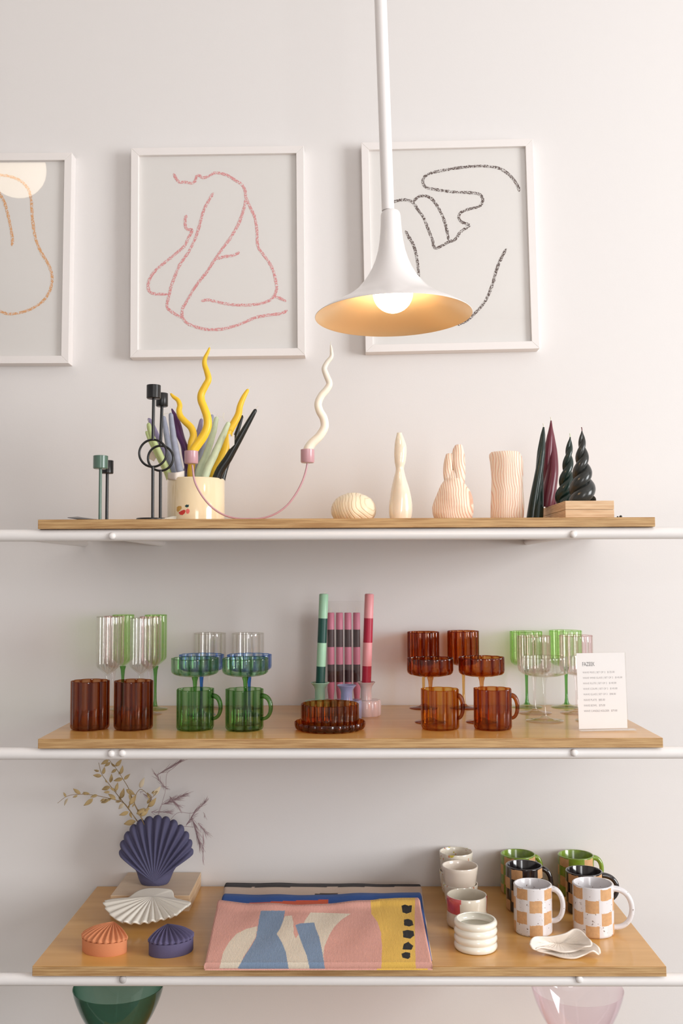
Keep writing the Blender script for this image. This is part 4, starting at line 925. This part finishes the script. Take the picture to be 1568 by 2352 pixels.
def sprig(label, stems, leaves, Y0, Y1, name='dried_leaf_sprig'):
    """stems: zoom polylines (base to tip); leaves: (x, y, dx, dy, length) in zoom px"""
    w0 = P(*ZQ(*stems[0][0]), Y0); t = thing(name, label, 'dried plant', w0, 'dried sprigs in the shell vase'); b = MB()
    y_at = lambda y: Y0 + (Y1 - Y0) * min(1, max(0, (700 - y) / 600))
    for st in stems:
        pts = smooth_path([P(*ZQ(x, y), y_at(y)) - w0 for x, y in st], 5); b.tube(pts, lerp_list([.0011, .0005], len(pts)), 6)
    b.build('stem', M_stem, t)
    b = MB(); rnd = random.Random(3); k = MPP(Y0, 1800) / 4.126
    for lf in leaves:
        x, y, dx, dy, L_ = lf[:5]; p = P(*ZQ(x, y), y_at(y)) - w0; d = Vector((dx, rnd.uniform(-.35, .25) * math.hypot(dx, dy), -dy))
        leaf(b, p, d, L_ * k, L_ * k * .21, Vector((rnd.uniform(-.6, .6), -1, rnd.uniform(-.4, .6))).normalized(), 1 if len(lf) > 5 else 0)
    o = b.build('leaves', [M_leafd, M_leafw], t); o.modifiers.new('s', 'SOLIDIFY').thickness = .0003
YS = vb.y
sprig('tan dried leafy sprig reaching up beside the rail bolts', [[(960, 900), (850, 660), (780, 520), (740, 420), (715, 360), (660, 270), (600, 180), (535, 100)]],
      [(535, 105, -80, 45, 85), (550, 125, -60, 50, 75), (600, 165, 70, -70, 95), (645, 240, 30, -80, 85), (610, 195, -70, 40, 70), (670, 285, -90, 10, 90), (680, 290, 50, -45, 75), (640, 215, -20, 60, 30), (700, 385, 90, 50, 100), (780, 520, -60, 80, 40), (840, 640, 75, -75, 110), (840, 640, -40, -70, 80), (600, 165, -50, -20, 60), (735, 420, 10, 60, 70)], YS, YS + .02)
sprig('tan dried leafy sprig sweeping to the far left', [[(960, 900), (800, 680), (740, 590), (680, 515), (600, 485), (500, 460), (400, 440), (290, 430), (150, 445), (50, 515)]],
      [(268, 425, -65, -45, 85), (355, 425, -70, -8, 70), (385, 470, -80, 70, 105), (240, 440, -45, 20, 50), (500, 475, -55, 25, 60), (430, 440, -60, 10, 70), (545, 410, -60, 0, 60), (130, 455, -20, -45, 50), (150, 470, -40, 60, 75, 1), (600, 480, -60, -50, 90), (650, 490, -30, 10, 60), (540, 485, -90, 25, 95), (680, 515, -60, 60, 90, 1), (725, 595, -90, 35, 95), (790, 685, -120, 30, 125), (735, 600, 20, 60, 60), (330, 430, -60, -10, 50), (560, 470, -40, 20, 60), (720, 570, 15, -60, 50)], YS + .005, YS - .01)
sprig('tan dried leafy sprig in the middle with pointed upper tip', [[(960, 900), (760, 620), (640, 465), (550, 350), (470, 240), (440, 130)]],
      [(470, 255, -85, -5, 85), (445, 210, -55, -5, 55), (480, 240, 25, -75, 75), (550, 320, 20, -85, 85), (550, 360, -95, 30, 100), (595, 395, -45, -30, 55), (600, 400, 20, -75, 80), (650, 470, 35, -95, 105), (520, 320, -15, -25, 40), (570, 380, 25, 15, 50), (630, 450, 25, 45, 50)], YS + .01, YS + .03)
sprig('pale dried sprig leaning right with two bleached leaves', [[(960, 900), (835, 640), (780, 520), (790, 440), (830, 385), (870, 400), (940, 460), (1000, 400)], [(900, 560), (940, 460), (900, 420)]],
      [(830, 370, 40, -90, 105, 1), (955, 440, 75, -80, 105, 1), (910, 550, 85, -85, 120), (730, 530, 70, -90, 120), (800, 620, 60, -50, 90), (880, 570, -70, 30, 90), (920, 470, -20, -60, 60), (870, 585, 50, -20, 60), (940, 420, 70, -30, 60), (900, 520, 30, -60, 60)], YS - .005, YS - .015)
def plume(label, mains, clusters, Y):
    w0 = P(*ZQ(*mains[0][0]), Y); t = thing('dried_grass_plume', label, 'dried plant', w0, 'dried mauve grass plumes'); b = MB(); rnd = random.Random(int(mains[0][-1][0]))
    for st in mains: b.tube(smooth_path([P(*ZQ(x, y), Y) - w0 for x, y in st], 5), .0005, 5)
    b.build('stem', M_plume, t); b = MB()
    for (x0_, y0_, x1_, y1_, n_, spread, curl) in clusters:
        for i in range(n_):
            f_ = rnd.random(); sx_ = x0_ + (x1_ - x0_) * f_; sy_ = y0_ + (y1_ - y0_) * f_; dx = (x1_ - x0_) * .35 + rnd.gauss(0, spread); dy = (y1_ - y0_) * .35 + rnd.gauss(0, spread)
            dep = rnd.gauss(0, .006)
            pts = [P(*ZQ(sx_ + dx * g_ + curl * g_ * g_ * 10, sy_ + dy * g_ + curl * 14 * g_ * g_), Y + dep * g_) - w0 for g_ in (0, .35, .7, 1)]
            b.tube(pts, [.00045, .0004, .00035, .00015], 4, cap=False)
    o = b.build('seed_head', M_plume, t); o['label'] = 'fine feathery strands'
plume('mauve feathery grass plume reaching highest behind the vase', [[(985, 700), (1050, 480), (1075, 380), (1085, 240), (1150, 180), (1222, 115)]], [(990, 250, 1220, 115, 34, 16, 0), (1075, 380, 985, 250, 22, 15, 0), (1020, 340, 1090, 380, 10, 12, 1)], YS + .03)
plume('mauve feathery grass tuft right above the vase rim', [[(985, 700), (1020, 560), (1080, 490), (1180, 450), (1240, 440)]], [(1040, 530, 1240, 440, 60, 20, 1), (1110, 450, 1200, 550, 26, 16, 1), (930, 600, 1110, 600, 26, 18, 0), (820, 400, 930, 470, 24, 14, 0)], YS + .02)
plume('mauve grass plume drooping right of the vase', [[(1060, 760), (1180, 610), (1320, 610), (1380, 560), (1455, 500)], [(1240, 735), (1340, 740)]], [(1340, 620, 1450, 500, 24, 14, 0), (1260, 740, 1380, 560, 34, 16, 1), (1320, 650, 1400, 900, 60, 20, 1), (1380, 700, 1460, 800, 24, 14, 1), (1430, 780, 1425, 1040, 14, 8, 1), (1430, 600, 1450, 640, 6, 14, 1)], YS + .03)

# ---- shell boxes
def shell_box(label, m, x_l, x_r, y_bot, rot, lab_group='lidded scallop shell boxes', hb=.025):
    z = ZB; W = base_r(x_r - x_l, y_bot, z) ; c = front_on((x_l + x_r) / 2, y_bot, z, W * .72)
    t = thing('shell_box', label, 'trinket box', c, lab_group, rz=rot)
    # outline: 11 lobes fanning forward (-y) from a hinge at the back
    NL = 11; A = Vector((0, .68 * W)); out = []
    def rad(a_): return W * (1.0 + .02 * math.cos(a_))
    N = 180
    for i in range(N):
        f_ = i / N * NL if False else None
    def ol(ph, lobes=True):
        # ph 0..1 around front from right (0) to left (1)
        a_ = -PI * .02 - ph * PI * .96; x_ = W * math.cos(a_) ; y_ = .78 * W * math.sin(a_) + .08 * W
        if lobes:
            d_ = 1 - .05 * (1 - abs(math.cos(PI * ph * NL)) ** .8); x_ = A.x + (x_ - A.x) * d_; y_ = A.y + (y_ - A.y) * d_
        return Vector((x_, y_))
    pts = [(ol(i / 130), i / 130 * NL, 1.0) for i in range(131)]
    back = smooth_path([(-W * .99, .09 * W, 0), (-W * .80, .24 * W, 0), (-W * .52, .40 * W, 0), (-W * .34, .60 * W, 0), (-W * .17, .80 * W, 0), (W * .17, .80 * W, 0), (W * .34, .60 * W, 0), (W * .52, .40 * W, 0), (W * .80, .24 * W, 0), (W * .99, .09 * W, 0)], 5)[1:-1]
    lowb = smooth_path([(-W * .99, .09 * W, 0), (-W * .72, .42 * W, 0), (-W * .3, .60 * W, 0), (W * .3, .60 * W, 0), (W * .72, .42 * W, 0), (W * .99, .09 * W, 0)], 5)[1:-1]
    pts += [(Vector((p.x, p.y)), 0, 0.0) for p in back]
    n = len(pts); S = 20; vs = []; Hl = .017; A2 = Vector((0, .68 * W))
    for j in range(S + 1):
        s = j / S
        for (p, t_, w_) in pts:
            q_ = A2 + (p - A2) * s
            dome = .35 * (1 - s) + .65 * (1 - s ** 2.4) ** .8
            rib = .0027 * min(1, 1.6 * s) * math.cos(2 * PI * t_) * w_
            vs.append((q_.x, q_.y, hb + .004 + Hl * dome * (.92) + rib * (1 - .3 * s)))
    for dz in (-.004,):
        for (p, t_, w_) in pts: q_ = A2 + (p - A2) * .985; vs.append((q_.x, q_.y, hb + .0005))
    fs = [(j * n + i, j * n + (i + 1) % n, (j + 1) * n + (i + 1) % n, (j + 1) * n + i) for j in range(S + 1) for i in range(n)]
    fs.append(tuple((S + 1) * n + i for i in range(n)))
    fs = [tuple(reversed(f_)) for f_ in fs]
    b = MB(); b.add(vs, fs); o = b.build('lid', m, t, angle=75)
    # base: smooth outline, hollow
    b = MB(); bp = [ol(i / 60, False) for i in range(61)] + [Vector((p.x, p.y)) for p in lowb]; n = len(bp); vs = []; C0 = Vector((0, 0))
    for s, z_ in ((.0, 0), (.93, 0), (.955, .002), (.955, hb), (.90, hb), (.90, .005), (0, .005)):
        for p in bp: q_ = C0 + (p - C0) * s; vs.append((q_.x, q_.y, z_))
    b.add(vs, [(j * n + i, (j + 1) * n + i, (j + 1) * n + (i + 1) % n, j * n + (i + 1) % n) for j in range(6) for i in range(n)]); b.build('box_base', m, t, angle=50)
shell_box('terracotta orange scallop shell box with lid, at the left front', M_terra, 182, 298, 2199, -.28)
shell_box('violet grey scallop shell box with lid, left of the folded textiles', M_viol, 339, 447, 2202, .42)

# ---- white shell dish
def sheet(name, m, rim, cen, scale_xy=1, ruf=0, NL=0, rspan=None, prof=1.6, thick=.0032, parent=None, loc=None, fine=8, S=20, radial=0, veins=0):
    """thin fired-clay sheet from a middle point out to a rim of (px, py, height over shelf)"""
    C_ = PZ(cen[0], cen[1], ZB + cen[2]); base = loc
    w_ = [PZ(x, y, ZB + z_) for x, y, z_ in rim]; w_ = smooth_path(w_ + [w_[0]], fine)[:-1]; n = len(w_); b = MB(); vs = [C_ - base]
    a1 = (rspan or 0) * fine
    for jj in range(1, S + 1):
        q = jj / S
        for i_, p in enumerate(w_):
            wg = 0; ph = 0
            if NL and i_ <= a1: ph = i_ / a1 * NL * 2 * PI; wg = min(1, i_ / 6, (a1 - i_) / 6)
            v = C_.lerp(p, q * (1 + radial * wg * math.cos(ph) * q)); v.z = C_.z + (p.z - C_.z) * q ** prof + ruf * wg * math.cos(ph) * q ** .9
            if veins: v.z += veins * math.cos(i_ * 2 * PI * 40 / n) * math.sin(PI * q) 
            vs.append(v - base)
    b.add(vs, [(0, 1 + i_, 1 + (i_ + 1) % n) for i_ in range(n)] + [(1 + (jj - 1) * n + i_, 1 + jj * n + i_, 1 + jj * n + (i_ + 1) % n, 1 + (jj - 1) * n + (i_ + 1) % n) for jj in range(1, S) for i_ in range(n)])
    o = b.build(name, m, parent, loc=(0, 0, 0) if parent else base, angle=85); md = o.modifiers.new('s', 'SOLIDIFY'); md.thickness = thick; md.offset = 0
    return o
def shell_dish():
    base = PZ(342, 2092, ZB)
    t = thing('shell_dish', 'white ruffled scallop shell dish in front of the block', 'dish', base)
    rim = [(241, 2070, .034), (241, 2082, .032), (253, 2101, .026), (273, 2116, .021), (300, 2121, .018), (330, 2120, .018), (356, 2116, .020), (383, 2109, .024), (403, 2103, .028), (421, 2089, .032), (438, 2075, .036),
           (416, 2068, .036), (401, 2063, .037), (397, 2050, .042), (386, 2043, .046), (345, 2041, .047), (318, 2047, .044), (291, 2064, .036), (258, 2066, .035)]
    sheet('dish', M_shellw, rim, (350, 2060, .041), ruf=.0030, NL=14, rspan=10, thick=.0035, parent=t, loc=base, fine=18, radial=.035, prof=1.25)
    b = MB(); b.lathe([(0, 0), (.026, 0), (.027, .001), (.020, .010), (.022, .0185), (0, .0185)], 48); b.build('foot', M_shellw, t)
shell_dish()

# ---- folded textiles
C_pk, C_cr, C_bl, C_ye, C_bk = (232, 172, 157), (238, 224, 203), (134, 156, 184), (242, 196, 92), (26, 24, 26)
ZT1 = lambda x, y: (440 + x / 2.6133, 1980 + y / 2.6133)
polys = [([(395, 385), (330, 400), (270, 430), (225, 480), (190, 540), (166, 640), (285, 640), (310, 570), (350, 510), (385, 450)], C_cr),
         ([(560, 325), (600, 320), (715, 302), (955, 310), (900, 345), (855, 390), (825, 440), (795, 510), (790, 560), (797, 640), (582, 640), (565, 540), (540, 480), (510, 430), (530, 400), (550, 350)], C_cr),
         ([(415, 292), (560, 292), (550, 350), (530, 400), (510, 430), (540, 480), (565, 540), (582, 640), (275, 640), (320, 560), (360, 500), (385, 455), (395, 400), (405, 340)], C_bl),
         ([(600, 318), (715, 300), (680, 350), (650, 420), (625, 458), (612, 430), (610, 360)], C_pk),
         ([(622, 378), (650, 368), (735, 363), (745, 400), (765, 450), (780, 520), (800, 640), (708, 640), (690, 560), (665, 500), (640, 430)], C_bl),
         ([(1072, 200), (1342, 190), (1338, 330), (1340, 480), (1345, 640), (1138, 640), (1142, 500), (1135, 420), (1115, 360), (1078, 310)], C_ye),
         ([(1258, 262), (1280, 255), (1300, 262), (1322, 260), (1318, 300), (1290, 310), (1265, 302)], C_bk),
         ([(1274, 345), (1300, 341), (1322, 350), (1331, 378), (1305, 387), (1274, 380)], C_bk),
         ([(1267, 414), (1295, 407), (1330, 414), (1335, 442), (1310, 460), (1270, 452)], C_bk),
         ([(1272, 492), (1300, 478), (1312, 490), (1330, 502), (1320, 526), (1265, 524)], C_bk),
         ([(1258, 550), (1285, 540), (1310, 545), (1312, 570), (1298, 582), (1265, 574)], C_bk)]
def inside(x, y, poly):
    r_ = False; j = len(poly) - 1
    for i in range(len(poly)):
        xi, yi = poly[i]; xj, yj = poly[j]
        if (yi > y) != (yj > y) and x < (xj - xi) * (y - yi) / (yj - yi) + xi: r_ = not r_
        j = i
    return r_
def textile(label, BLp, BRp, FLp, FRp, zback, zfront, thick, colfn, m, nu, nv, backline=None, wob=.0012, name='folded_cushion_cover', fold=True, zlow=.0, drape=False):
    """a folded soft slab; corner pixels with heights over the shelf"""
    BL = PZ(*BLp, ZB + zback); BR = PZ(*BRp, ZB + zback); FL = PZ(*FLp, ZB + zfront); FR = PZ(*FRp, ZB + zfront)
    base = Vector(((FL.x + FR.x) / 2, (FL.y + BL.y) / 2, ZB)); b = MB(); vs = []; cols = []
    def top(u, v):   # v 0 front .. 1 back
        F_ = FL.lerp(FR, u); B_ = BL.lerp(BR, u)
        if backline: B_ = B_ + Vector((0, backline(u), 0))
        p = F_.lerp(B_, v); e = min(u, 1 - u)
        p.z += wob * (math.sin(17 * u + 3 * v) + .6 * math.sin(31 * u - 8 * v + 1)) * min(1, v * 3) 
        if fold: p.z += .005 * math.exp(-((v - .93) / .05) ** 2)
        rr = .012
        if e < .012: p.z -= (1 - math.sqrt(max(0, 1 - (1 - e / .012) ** 2))) * thick * .5
        return p
    nf = 10
    rows = []
    # wrap: bottom at front -> rounded edge -> top -> rounded back
    for j in range(nf + 1):
        a_ = -PI / 2 + PI / 2 * j / nf; rows.append(('f', a_))
    for j in range(1, nv + 1): rows.append(('t', j / nv))
    for j in range(1, nf + 1): rows.append(('b', PI / 2 - PI * j / nf))
    if drape: rows += [('u', 1 - j / 12) for j in range(1, 13)] + [('e', 0)]
    for kind_, q_ in rows:
        for i in range(nu + 1):
            u = i / nu
            if kind_ == 'f':
                a2 = q_; p0 = top(u, 0); h_ = p0.z - ZB - .0005 - zlow; p = Vector((p0.x, p0.y - math.cos(a2) * .008, p0.z + math.sin(a2) * h_ if a2 < 0 else p0.z))
            elif kind_ == 't': p = top(u, q_)
            elif kind_ == 'u': p = top(u, q_); p.z -= .002 + (thick - .002) * q_
            elif kind_ == 'e': p = top(u, 0); p.y -= .005; p.z = ZB + .0005
            else:
                p0 = top(u, 1); p = Vector((p0.x, p0.y + math.cos(q_) * thick * .5, p0.z - thick * .5 + math.sin(q_) * thick * .5))
            vs.append(p - base); cols.append(colfn(*PR(p)) if kind_ in 'ft' else colfn(*PR(top(u, 1))))
    W_ = nu + 1; nr = len(rows); fs = [(j * W_ + i, j * W_ + i + 1, (j + 1) * W_ + i + 1, (j + 1) * W_ + i) for j in range(nr - 1) for i in range(nu)]
    fs.append(tuple([j * W_ for j in range(nr)])); fs.append(tuple([j * W_ + nu for j in range(nr - 1, -1, -1)]))
    fs.append(tuple([i for i in range(nu, -1, -1)] + [(nr - 1) * W_ + i for i in range(nu + 1)]))
    b.add(vs, fs); o = b.build(name, m, loc=base, angle=60)
    at = o.data.color_attributes.new('pattern', 'FLOAT_COLOR', 'POINT'); buf = []
    for c_ in cols: buf += list(s2l(c_))
    at.data.foreach_set('color', buf); tag(o, label, 'textile', 'folded cushion covers in one stack'); return o
M_knit = knit('embroidered_yarn', None, True); M_knit2 = knit('chain_stitch_rows', None, True, 100, PI / 2)
def col_top(px, py):
    x, y = (px - 440) * 2.6133, (py - 1980) * 2.6133; c_ = C_pk
    for pl, cc_ in polys:
        if inside(x, y, pl): c_ = cc_
    return c_
def col_mid(px, py):
    x, y = (px - 440) * 2.6133, (py - 1980) * 2.6133
    return (222, 92, 52) if (345 < x < 820 and y > 243 - (x - 345) * .038) else (38, 84, 158)
def col_low(px, py):
    x, y = (px - 440) * 2.6133, (py - 1980) * 2.6133
    if 738 < x < 876 and 188 < y < 206: return (60, 40, 36)
    return (36, 26, 28) if y < 152 - (x - 200) * .004 else (214, 190, 172)
textile('beige chain-stitched cover with black border, bottom of the textile stack', (516, 2028), (967, 2032), (480, 2196), (992, 2196), .020, .008, .011, col_low, M_knit2, 200, 110, wob=.0006)
textile('blue and orange cover in the middle of the textile stack', (512, 2053), (967, 2051), (474, 2198), (991, 2198), .034, .013, .011, col_mid, M_knit2, 200, 110, lambda u: -.012 * math.sin(PI * min(1, u * 1.3)), wob=.0008, zlow=.0085)
textile('pink, cream, blue and yellow embroidered cover on top of the stack', (500, 2066), (963, 2063), (470, 2207), (992, 2206), .048, .016, .012, col_top, M_knit, 520, 210, lambda u: -.036 * math.sin(PI * min(1, u * 1.25)) ** .7 if u < .8 else 0, drape=True)

# ---- cups
M_spk = speckle('speckled_cream_glaze', (236, 228, 212), [((214, 140, 100), 90, .63), ((208, 190, 60), 70, .645), ((180, 90, 70), 150, .67)], soft=.02)
M_spki = speckle('speckled_pink_cream_glaze', (240, 227, 212), [((206, 110, 96), 70, .67)], soft=.02)
M_cupw = mat('ivory_glaze', (243, 238, 224), .12, coat=.8, sss=.1)
M_cupc = mat('clear_glazed_stoneware', (224, 214, 196), .16, coat=.7, mottle=.04, mscale=40)
M_coral = mat('coral_brushed_glaze', (204, 84, 84), .2, coat=.6, mottle=.12, mscale=60)
def cup(name, label, cat, group, mats, x, wtop, wbot, ytop, ybot, z=None, prof=None, base=None, mf=None, th=.0035, n=96):
    if base is None:
        r = base_r(wbot, ybot, z or ZB); base = front_on(x, ybot, z or ZB, r)
    k = MPP(base.y, ytop); R1 = wtop / 2 * k; R0 = wbot / 2 * k; h = P(x, ytop, base.y).z - base.z
    if prof is None: prof = [(0, 0), (R0 - .004, 0), (R0, .004)] + [(R0 + (R1 - R0) * (s ** .6), h * s) for s in (.15, .3, .5, .7, .85, .97)]
    else: prof = prof(R0, R1, h)
    inner = [(max(.001, r_ - th), max(z_, .006)) for r_, z_ in prof[2:]][::-1]
    pr = prof + [(R1 - th * .25, h), (R1 - th * .75, h)] + inner + [(0, .006)]
    b = MB(); b.lathe(pr, n, mf=mf); 
    return b, base, R1, R0, h
def simple_cup(name, label, cat, group, mats, *a, **k):
    b, base, R1, R0, h = cup(name, label, cat, group, mats, *a, **k); o = b.build(name, mats, loc=base); tag(o, label, cat, group); return o, base, R1, h
GC = 'small handleless cups'
# bottom cups of the two stacks first
oA, bA, RA, hA = simple_cup('speckled_cup', 'speckled cup at the bottom of the rear stack, mostly hidden', 'cup', GC, M_spk, 1048, 78, 62, 1998, 2062)
b, base, R1, R0, h = cup('', '', '', '', M_spk, 1048.5, 77, 60, 1955, 2020, base=bA + Vector((0, 0, hA * .62)))
o = b.build('speckled_cup', [M_spk], loc=base); tag(o, 'yellow speckled cup on top of the rear stack', 'cup', GC)
oB, bB, RB, hB = simple_cup('speckled_cup', 'speckled cup at the bottom of the front stack, behind the coral cup', 'cup', GC, M_spk, 1058, 80, 62, 2028, 2092)
b, base, R1, R0, h = cup('', '', '', '', M_spk, 1056.5, 83, 60, 1987, 2045, base=bB + Vector((-.001, 0, hB * .64)))
o = b.build('speckled_cup', [M_spki], loc=base); tag(o, 'freckled cream cup on top of the front stack', 'cup', GC)
def coral(th, z_, kk):
    a_ = (th % (2 * PI)); return 1 if (z_ > .034 and kk < 12 and (PI * 1.02 < a_ < PI * 1.36 + (z_ - .05) * 2 or a_ > PI * 1.88)) else 0
def mugp(R0, R1, h): return [(0, 0), (R0 * .9, 0), (R0 * .98, .002), (R0, .006)] + [(R0 + (R1 - R0) * s, h * s) for s in (.25, .45, .6, .75, .97)]
b, base, R1, R0, h = cup('', '', '', '', None, 1072.5, 92, 92, 2054, 2141, mf=coral, prof=lambda R0, R1, h: [(0, 0), (R0 * .88, 0), (R0 * .97, .003), (R0, .008)] + [(R0 * (1 + .01 * math.sin(s * 9)), h * s) for s in (.2, .3, .4, .5, .62, .75, .86, .97)])
o = b.build('stoneware_cup', [M_cupc, M_coral], loc=base); tag(o, 'stoneware cup with coral red patches behind the bubble cup', 'cup', GC)
def bub(R0, R1, h):
    out = [(0, 0), (R0 * .78, 0), (R0 * .86, .0015)]
    for i in range(1, 41):
        s = i / 41; ph = (s * 4) % 1; out.append((R0 * (.915 + .085 * math.sin(PI * ph) ** .7), h * s))
    return out
b, base, R1, R0, h = cup('', '', '', '', None, 1092.5, 93, 99, 2109, 2196, prof=bub, th=.005)
o = b.build('bubble_cup', M_cupw, loc=base); tag(o, 'ivory glazed cup with four bulging rings, at the front', 'cup', GC)

# ---- chequered mugs
M_clay = mat('bare_tan_clay', (206, 160, 114), .8, bump=.2, bscale=500, mottle=.08, mscale=150)
M_wgl = speckle('white_speckled_glaze', (226, 222, 224), [((120, 100, 86), 210, .66)], soft=.02)
M_bgl = mat('black_brown_gloss', (30, 22, 24), .12, coat=.8)
M_ggl = mat('olive_green_gloss', (122, 148, 44), .2, coat=.7, mottle=.15, mscale=120)
def checker_mug(label, gl, x_l, x_r, ytop, ybot, hx, hz, rot, ph, group):
    x = (x_l + x_r) / 2; wpx_ = x_r - x_l; r = base_r(wpx_ * .97, ybot, ZB); base = front_on(x, ybot, ZB, r); k = MPP(base.y, (ytop + ybot) / 2); R = wpx_ / 2 * k; h = P(x, ytop, base.y).z - ZB; th = .004
    t = thing('chequered_mug', label, 'mug', base, group); rnd = random.Random(int(x)); J = [rnd.uniform(-.03, .03) for _ in range(64)]
    NZ = 90; pr = [(0, 0), (R * .93, 0), (R * .985, .002)] + [(R, .005 + (h - .006) * i / NZ) for i in range(NZ + 1)]
    no = len(pr); pr += [(R - th * .25, h), (R - th * .75, h), (R - th, h - .002), (R - th, .01), (R * .8, .006), (0, .006)]
    rowsN, colsN = 4, 8
    def mf(a_, z_, kk):
        if kk >= no - 1 or kk < 1: return 0
        ze = z_ + .0007 * math.sin(9 * a_ + x); row = int(ze / h * rowsN * .995); cf = (a_ + ph) / (2 * PI) * colsN + J[row * 7 % 64]; col = int(math.floor(cf)); fr_ = cf - col; zr_ = ze / h * rowsN - row
        if row == rowsN - 1 and zr_ > .90: return 0
        return 1 if (row + col) % 2 == 0 and .07 < fr_ < .93 else 0
    b = MB(); b.lathe(pr, 320, mf=mf); b.build('mug_body', [gl, M_clay], t, angle=60)
    out = hx * k; b = MB(); z1, z2 = hz[0] * h, hz[1] * h; pts = []
    for i in range(25):
        a_ = PI / 2 - PI * i / 24; pts.append((R - .003 + (out - .006) * max(0, math.cos(a_)) ** .8, 0, (z1 + z2) / 2 + (z1 - z2) / 2 * math.sin(a_)))
    b.tube(pts, lerp_list([.0062, .0055, .0052, .0052, .0055], 25), 16); o = b.build('handle', gl, t); o.rotation_euler.z = rot
checker_mug('olive green and clay chequered mug, at the back left', M_ggl, 1151, 1230, 1960, 2060, 20, (.93, .40), -.15, .3, 'chequered mugs')
checker_mug('olive green and clay chequered mug, at the back right', M_ggl, 1283, 1364, 1962, 2064, 26, (.93, .35), -.1, .55, 'chequered mugs')
checker_mug('glossy black and clay chequered mug, between green and white on the left', M_bgl, 1163, 1246, 1986, 2101, 28, (.93, .30), -.2, .2, 'chequered mugs')
checker_mug('glossy black and clay chequered mug, behind the right white mug', M_bgl, 1301, 1384, 1999, 2106, 41, (.90, .28), -.15, .5, 'chequered mugs')
checker_mug('white and clay chequered mug, the left one, above the ruffled dishes', M_wgl, 1181, 1268, 2029, 2154, 34, (.93, .26), -.3, .42, 'chequered mugs')
checker_mug('white and clay chequered mug with large loop handle, rightmost', M_wgl, 1317, 1409, 2027, 2157, 50, (.90, .12), -.15, .68, 'chequered mugs')

# ---- ruffled dishes
M_ruf = mat('blush_white_bisque', (241, 230, 218), .5, coat=.15)
base = PZ(1300, 2186, ZB)
o = sheet('ruffled_dish', M_ruf, [(1222, 2178, .016), (1232, 2184, .010), (1262, 2191, .005), (1290, 2199, .003), (1318, 2201, .003), (1342, 2193, .008), (1362, 2184, .016), (1375, 2192, .006), (1379, 2187, .010), (1372, 2172, .020), (1345, 2160, .020), (1300, 2156, .014), (1250, 2160, .016), (1225, 2168, .02)],
          (1300, 2182, .004), loc=base, prof=1.8, thick=.0028, veins=.0004); tag(o, 'ruffled blush ceramic dish, the wider lower one', 'dish', 'ruffled ceramic dishes')
o = sheet('ruffled_dish', M_ruf, [(1216, 2168, .026), (1219, 2158, .030), (1230, 2151, .032), (1262, 2151, .030), (1297, 2144, .036), (1319, 2133, .044), (1335, 2138, .042), (1346, 2150, .036), (1357, 2161, .032), (1358, 2172, .024), (1342, 2175, .022), (1322, 2184, .012), (1292, 2187, .010), (1262, 2180, .014), (1240, 2177, .018), (1224, 2180, .018)],
          (1282, 2166, .013), loc=base, prof=1.7, thick=.0028, veins=.0006); tag(o, 'ruffled blush ceramic dish resting on the wider one', 'dish', 'ruffled ceramic dishes')

# ---- glass bowls on the board below
def glass_bowl(label, m, xc, wpx, yc, Y):
    k = MPP(Y, 2270); R = wpx / 2 * k * 1.0; zt = P(xc, yc, Y).z; x = P(xc, yc, Y).x; base = Vector((x, Y, ZB - .43)); H = zt - base.z
    t = thing('glass_bowl', label, 'bowl', base, 'large glass bowls'); d_ = R * 1.3; th = .0018
    out = [(R * (1 - t_ ** 1.3) ** .53 if t_ < .999 else .008, H - d_ * t_) for t_ in [1 - (i / 24) ** 1.6 for i in range(25)]]
    inn = [(max(r_ - th, 0) if i else 0, z_ + (th if i < 8 else 0)) for i, (r_, z_) in enumerate(out[:-1])]
    b = MB(); b.lathe([(0, out[0][1])] + out + [(R - th / 2, H + .0005), (R - th, H)] + inn[::-1], 96); b.build('bowl', m, t)
    zb_ = H - d_
    b = MB(); b.lathe([(0, 0), (R * .6, 0), (R * .6, .003), (.014, .014), (.009, .03), (.009, zb_ - .01), (.014, zb_ + .0005), (0, zb_ + .0005)], 48); b.build('foot', m, t)
glass_bowl('dark teal glass bowl below the lowest shelf, left', M_teal, 272.5, 206, 2263, 2.08)
glass_bowl('pale rose glass bowl below the lowest shelf, right', M_rose, 1325, 208, 2268, 2.06)
